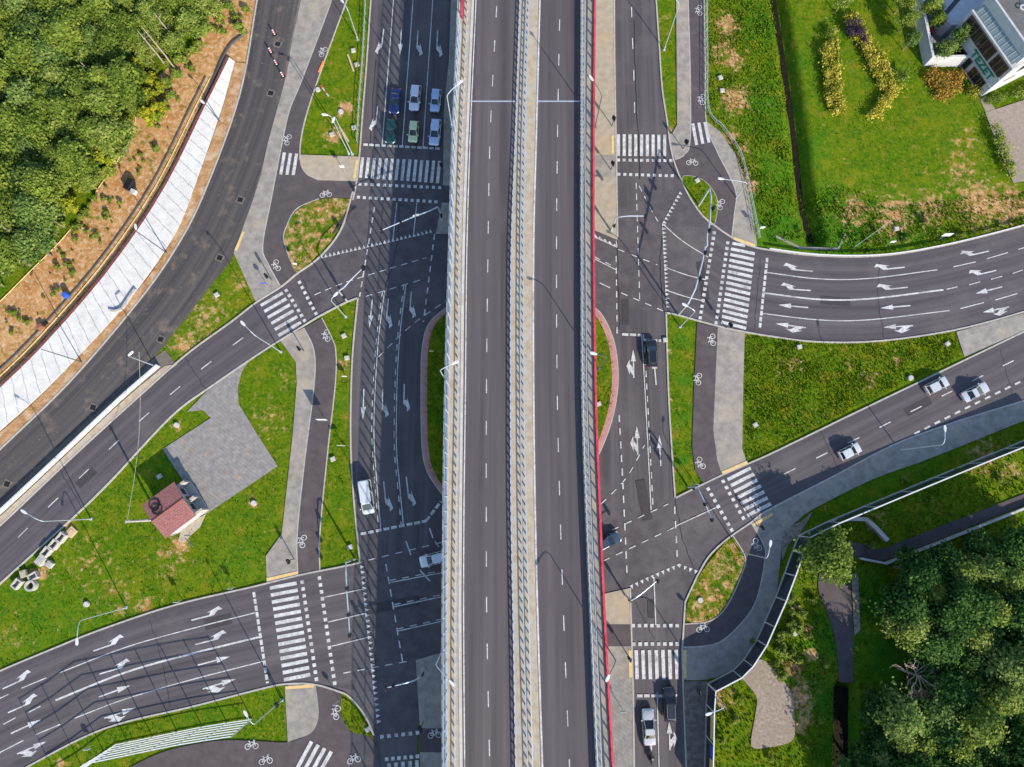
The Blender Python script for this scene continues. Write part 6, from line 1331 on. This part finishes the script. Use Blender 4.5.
while n_ < 80:
    x, y = ge.uniform(-5, 215), ge.uniform(30, 370); c = P(x, y)
    if not inside(np.array([c.x]), np.array([c.y]), earth_poly)[0] or vnoise(np.array([c.x]), np.array([c.y]), 0.22, 8)[0] < 0.45: n_ += 0.02; continue
    if seg_dist(np.array([c.x]), np.array([c.y]), W(WL))[0] < 4.2 or inside(np.array([c.x]), np.array([c.y]), W(WL+R4_L[::-1]))[0]: n_ += 0.02; continue
    tree('bush%d' % (int(n_) % 3), x, y, 0.3, 'scattered weed bush growing on the bare earth left of the white slabs', 'weed bushes on the bare earth', ge.uniform(0.14, 0.5), 'weed_bush', 'bush', seed=int(n_)); n_ = int(n_)+1
# bare tree trunks leaning out of the forest
for i, (b, H) in enumerate((((176, 70), 11), ((166, 66), 9), ((134, 48), 6), ((110, 92), 8), ((176, 42), 7), ((107, 150), 6), ((92, 160), 7), ((70, 172), 6), ((39, 247), 9), ((18, 268), 7), ((8, 275), 6))):
    p = P(*b); g = random.Random(i); t = thing('bare_tree', 'slender bare tree trunk standing at the edge of the upper left forest', 'tree', tuple(p), 'bare trunks at the forest edge')
    MB().tube([p, p+Vector((0.1, 0, H*.35)), p+Vector((-.1, .15, H*.7)), p+Vector((-.2, .2, H))], [.15, .13, .10, .04], 7).build('trunk', 'dead_bark', t); mb = MB()
    for k in range(9):
        z = H*g.uniform(.35, .95); a = g.uniform(0, 6.28); l = g.uniform(.5, 1.3); q = p+Vector((0, .05, z)); mb.tube([q, q+Vector((math.cos(a)*l, math.sin(a)*l, l*.5))], [.035, .01], 4)
    mb.build('branch', 'dead_bark', t)
# lower right wood
LB3 = {'d': 'tall dark green tree in the wood at the lower right', 'c': 'blue green tree in the wood at the lower right', 'l': 'pale sunlit green tree in the wood at the lower right'}
GR3 = {'d': 'dark trees of the lower right wood', 'c': 'blue green trees of the lower right wood', 'l': 'pale trees of the lower right wood'}
fill([(890, 585), (925, 570), (960, 556), (1000, 540), (1060, 530), (1060, 810), (862, 810), (862, 745), (880, 712), (908, 706), (950, 700), (952, 660), (915, 655), (886, 630)], 27, [('d', 'deep0'), ('d', 'deep1'), ('d', 'deep2'), ('d', 'deep2'), ('c', 'cool1'), ('d', 'deep1'), ('d', 'deep0'), ('l', 'light1')], 8, LB3, GR3, 6.8, 0.75, 1.2, avoid=((924, 682, 31), (987, 592, 12), (1000, 665, 9), (945, 598, 16), (1000, 612, 14), (985, 725, 16), (905, 742, 12)))
for x, y, k, s, lb in ((941, 596, 'light1', 0.95, 'pale yellow green tree at the upper edge of the lower right wood'), (995, 610, 'light0', 1.0, 'sunlit olive tree right of the yellow green one in the wood'), (1015, 580, 'light1', 1.0, 'light green tree at the right edge of the picture in the wood'), (978, 684, 'light1', 0.8, 'leafy tree right of the bare dead tree'), (905, 742, 'light0', 0.8, 'yellow tinged tree beside the lower right ditch'), (928, 748, 'light1', 0.85, 'olive tree below the bare dead tree'), (985, 725, 'light0', 1.1, 'broad bright green tree near the bottom right corner'), (960, 745, 'dark2', 0.9, 'mid green tree at the bottom edge of the wood'), (1010, 700, 'light1', 1.1, 'large bright tree at the right edge, lower part'), (883, 765, 'cool0', 0.8, 'dark tree at the bottom edge beside the ditch'), (997, 660, 'cool1', 0.7, 'small pale blue green tree in the dark gap of the wood')):
    tree(k, x, y, 7.5, lb, None, s)
tree('round', 829, 556, 4.0, 'single round light green tree beside the dark noise fence', None, 1.2, sz=1.0)
# the dead tree
p = P(921, 678, 6.0); p.z = 0; dt = thing('dead_tree', 'dead grey branched tree with some brown leaves in the lower right wood', 'tree', tuple(p)); g = random.Random(12)
MB().tube([p, p+Vector((0, 0, 3)), p+Vector((.2, .1, 5.4))], [.24, .2, .15], 8).build('trunk', 'dead_bark', dt); mb = MB()
def branch(a, d, l, r, k):
    e = a+d*l; m_ = a.lerp(e, .5)+Vector((g.uniform(-.15, .15), g.uniform(-.15, .15), .1))*l*.4; mb.tube([a, m_, e], [r, r*.75, r*.5], 5)
    if k:
        for q in range(g.choice((2, 3, 3))):
            n = (d+Vector((g.uniform(-.8, .8), g.uniform(-.8, .8), g.uniform(-.3, .45)))).normalized(); branch(a.lerp(e, g.uniform(.5, 1)), n, l*g.uniform(.5, .75), r*.55, k-1)
for k in range(11):
    a = 2*math.pi*k/11+g.uniform(-.2, .2); branch(p+Vector((.15, .1, g.uniform(4, 5.3))), Vector((math.cos(a), math.sin(a), g.uniform(.25, .7))).normalized(), g.uniform(1.7, 2.6), .10, 2)
mb.build('branch', 'dead_bark', dt); gg = np.random.default_rng(5)
V, T_ = leaf_cloud(gg, np.array([(2.6, -1.4, 6.3), (1.8, -2.2, 5.9), (3.2, -.6, 6.2), (.8, -2.6, 5.6), (2.2, -2.8, 5.5), (-.6, -2.2, 5.4)])+np.array([0, 0, 0]), np.array([1.0, .9, .8, .8, .9, .6]), 45, 0.36, tint0=.5)
link_mesh('leaf', mesh_np('leaf', V, np.arange(len(V)).reshape(-1, 4), 'leaf_rust', {'tint': T_}), dt)
for i in range(26):
    x, y = ge.uniform(770, 812), ge.uniform(585, 675)
    c = P(x, y); f_ = seg_dist(np.array([c.x]), np.array([c.y]), [tuple(P(*q).xy) for q in fl])[0]
    if f_ < 2 or x < 787-(y-600)*0.45 or (x > 795 and 640 < y): continue
    tree('bright%d' % (i % 2), x, y, .5, 'bright green shrub on the slope between noise fence and footpath', 'bright shrubs below the noise fence', ge.uniform(.4, .75), 'shrub', 'shrub', seed=i)
# hedges and shrubs on the office lawn
def hedge(label, pts, wd, h, m, seed, n_per=70, size=0.26, cat='hedge', tint0=.5, dens=3.6, jit=0.35, name='hedge'):
    L = wline(pts, 0.0); at, tot = resample(L); g = np.random.default_rng(seed); n = max(3, int(tot*dens*wd)); cs = []; rs = []
    for i in range(n):
        q = at(g.uniform(0, tot)); cs.append((q.x+g.uniform(-wd/2, wd/2)*.8, q.y+g.uniform(-wd/2, wd/2)*.8, h*g.uniform(.35, .75))); rs.append(g.uniform(.30, .55)*min(1.2, h))
    t = thing(name, label, cat, tuple(at(tot/2))); V, T_ = leaf_cloud(g, np.array(cs), np.array(rs), n_per, size, tint0=tint0); V = V-np.array(wloc(t))
    link_mesh('foliage', mesh_np('foliage', V, np.arange(len(V)).reshape(-1, 4), m, {'tint': T_}), t); mb = MB()
    for c in cs[::4]: mb.tube([(c[0], c[1], 0), (c[0]+.05, c[1], c[2])], [.04, .02], 4)
    mb.build('stem', 'bark', t); return t
hedge('tall narrow golden hedge on the office lawn, left one of two', [(828, 40), (829, 75), (835, 114)], 2.7, 1.5, 'leaf_gold', 1); hedge('golden hedge running down from the purple bush on the office lawn', [(849, 22), (864, 48), (876, 68), (886, 86)], 3.0, 1.4, 'leaf_gold', 2); hedge('short golden hedge curling down to the left on the office lawn', [(893, 88), (882, 105), (870, 119)], 1.5, 1.2, 'leaf_gold', 3)
hedge('rust and gold shrub bed under the courtyard wall', [(926, 78), (945, 84), (955, 80), (940, 98)], 3.0, 1.1, 'leaf_rustgold', 4, tint0=.5, dens=4, cat='shrub', name='shrub_bed'); hedge('two small golden bushes at the office corner', [(967, 89), (975, 97)], 1.3, 1.2, 'leaf_gold', 6, tint0=.35, cat='shrub', name='shrub')
hedge('long thin clipped hedge along the forecourt', [(990, 130), (1000, 155), (1009, 178)], 0.9, 1.9, 'leaf', 7, tint0=.6); hedge('short bright green clipped hedge below the office wall', [(985, 101), (1004, 98)], 1.6, 0.9, 'leaf_light', 8, tint0=.2); hedge('dark green hedge at the right edge beside the office wall', [(1012, 97), (1040, 85)], 1.6, 0.9, 'leaf', 9)
hedge('purple leaved bush at the top of the golden hedge', [(849, 32), (857, 40)], 3.4, 2.4, 'leaf_purple', 10, dens=3, cat='shrub', name='shrub'); hedge('round green bush beside the purple one', [(829, 33), (831, 36)], 1.8, 1.6, 'leaf', 11, tint0=.7, dens=4, cat='shrub', name='shrub'); hedge('round green bush at the elbow of the golden hedges', [(896, 78), (899, 82)], 2.4, 2.0, 'leaf', 12, tint0=.6, dens=4, cat='shrub', name='shrub')
hedge('dark red bush inside the courtyard wall', [(924, 30), (926, 37)], 1.2, 1.6, 'leaf_red', 13, dens=4, cat='shrub', name='shrub')
for x, y, k, s, z, lb in ((930, 8, 'light0', 0.62, 5, 'olive green tree at the top of the office courtyard'), (934, 24, 'dark0', 0.5, 4, 'dark green tree in the middle of the office courtyard'), (958, 38, 'cool0', 0.62, 5, 'grey green tree leaning over the courtyard towards the office windows'), (943, 52, 'cool1', 0.55, 4, 'grey green tree in the lower corner of the office courtyard'), (902, 4, 'dark1', 0.6, 4, 'dark tree outside the courtyard wall at the top edge'), (903, 26, 'dark2', 0.5, 3, 'dark tree outside the courtyard wall, second from the top'), (907, 45, 'cool2', 0.45, 3, 'lowest dark tree outside the courtyard wall'), (838, 8, 'light0', 0.55, 2, 'bright green tree at the top edge of the office lawn')):
    tree(k, x, y, z, lb, None, s)
for i, (x, y, s) in enumerate(((845, 240, .5), (868, 243, .4), (905, 240, .5), (800, 232, .4), (1000, 226, .5), (960, 236, .45), (752, 640, .4), (797, 660, .6), (812, 600, .5), (788, 655, .5), (770, 757, .5), (735, 720, .5), (722, 740, .45), (806, 745, .5), (820, 720, .5), (862, 600, .5), (870, 545, .6), (845, 580, .4), (905, 480, .5), (930, 500, .45), (1000, 480, .5), (956, 470, .4), (880, 530, .35), (825, 665, .5), (818, 690, .5), (740, 700, .5))):
    tree('bush%d' % (i % 3), x, y, .5, ('green weed bush on the bank of the northeastern road' if y < 250 else 'green weed bush near the dark noise fence and the footpath'), ('weed bushes on the northeastern bank' if y < 250 else 'weed bushes in the lower right'), s, 'weed_bush', 'bush', seed=i)
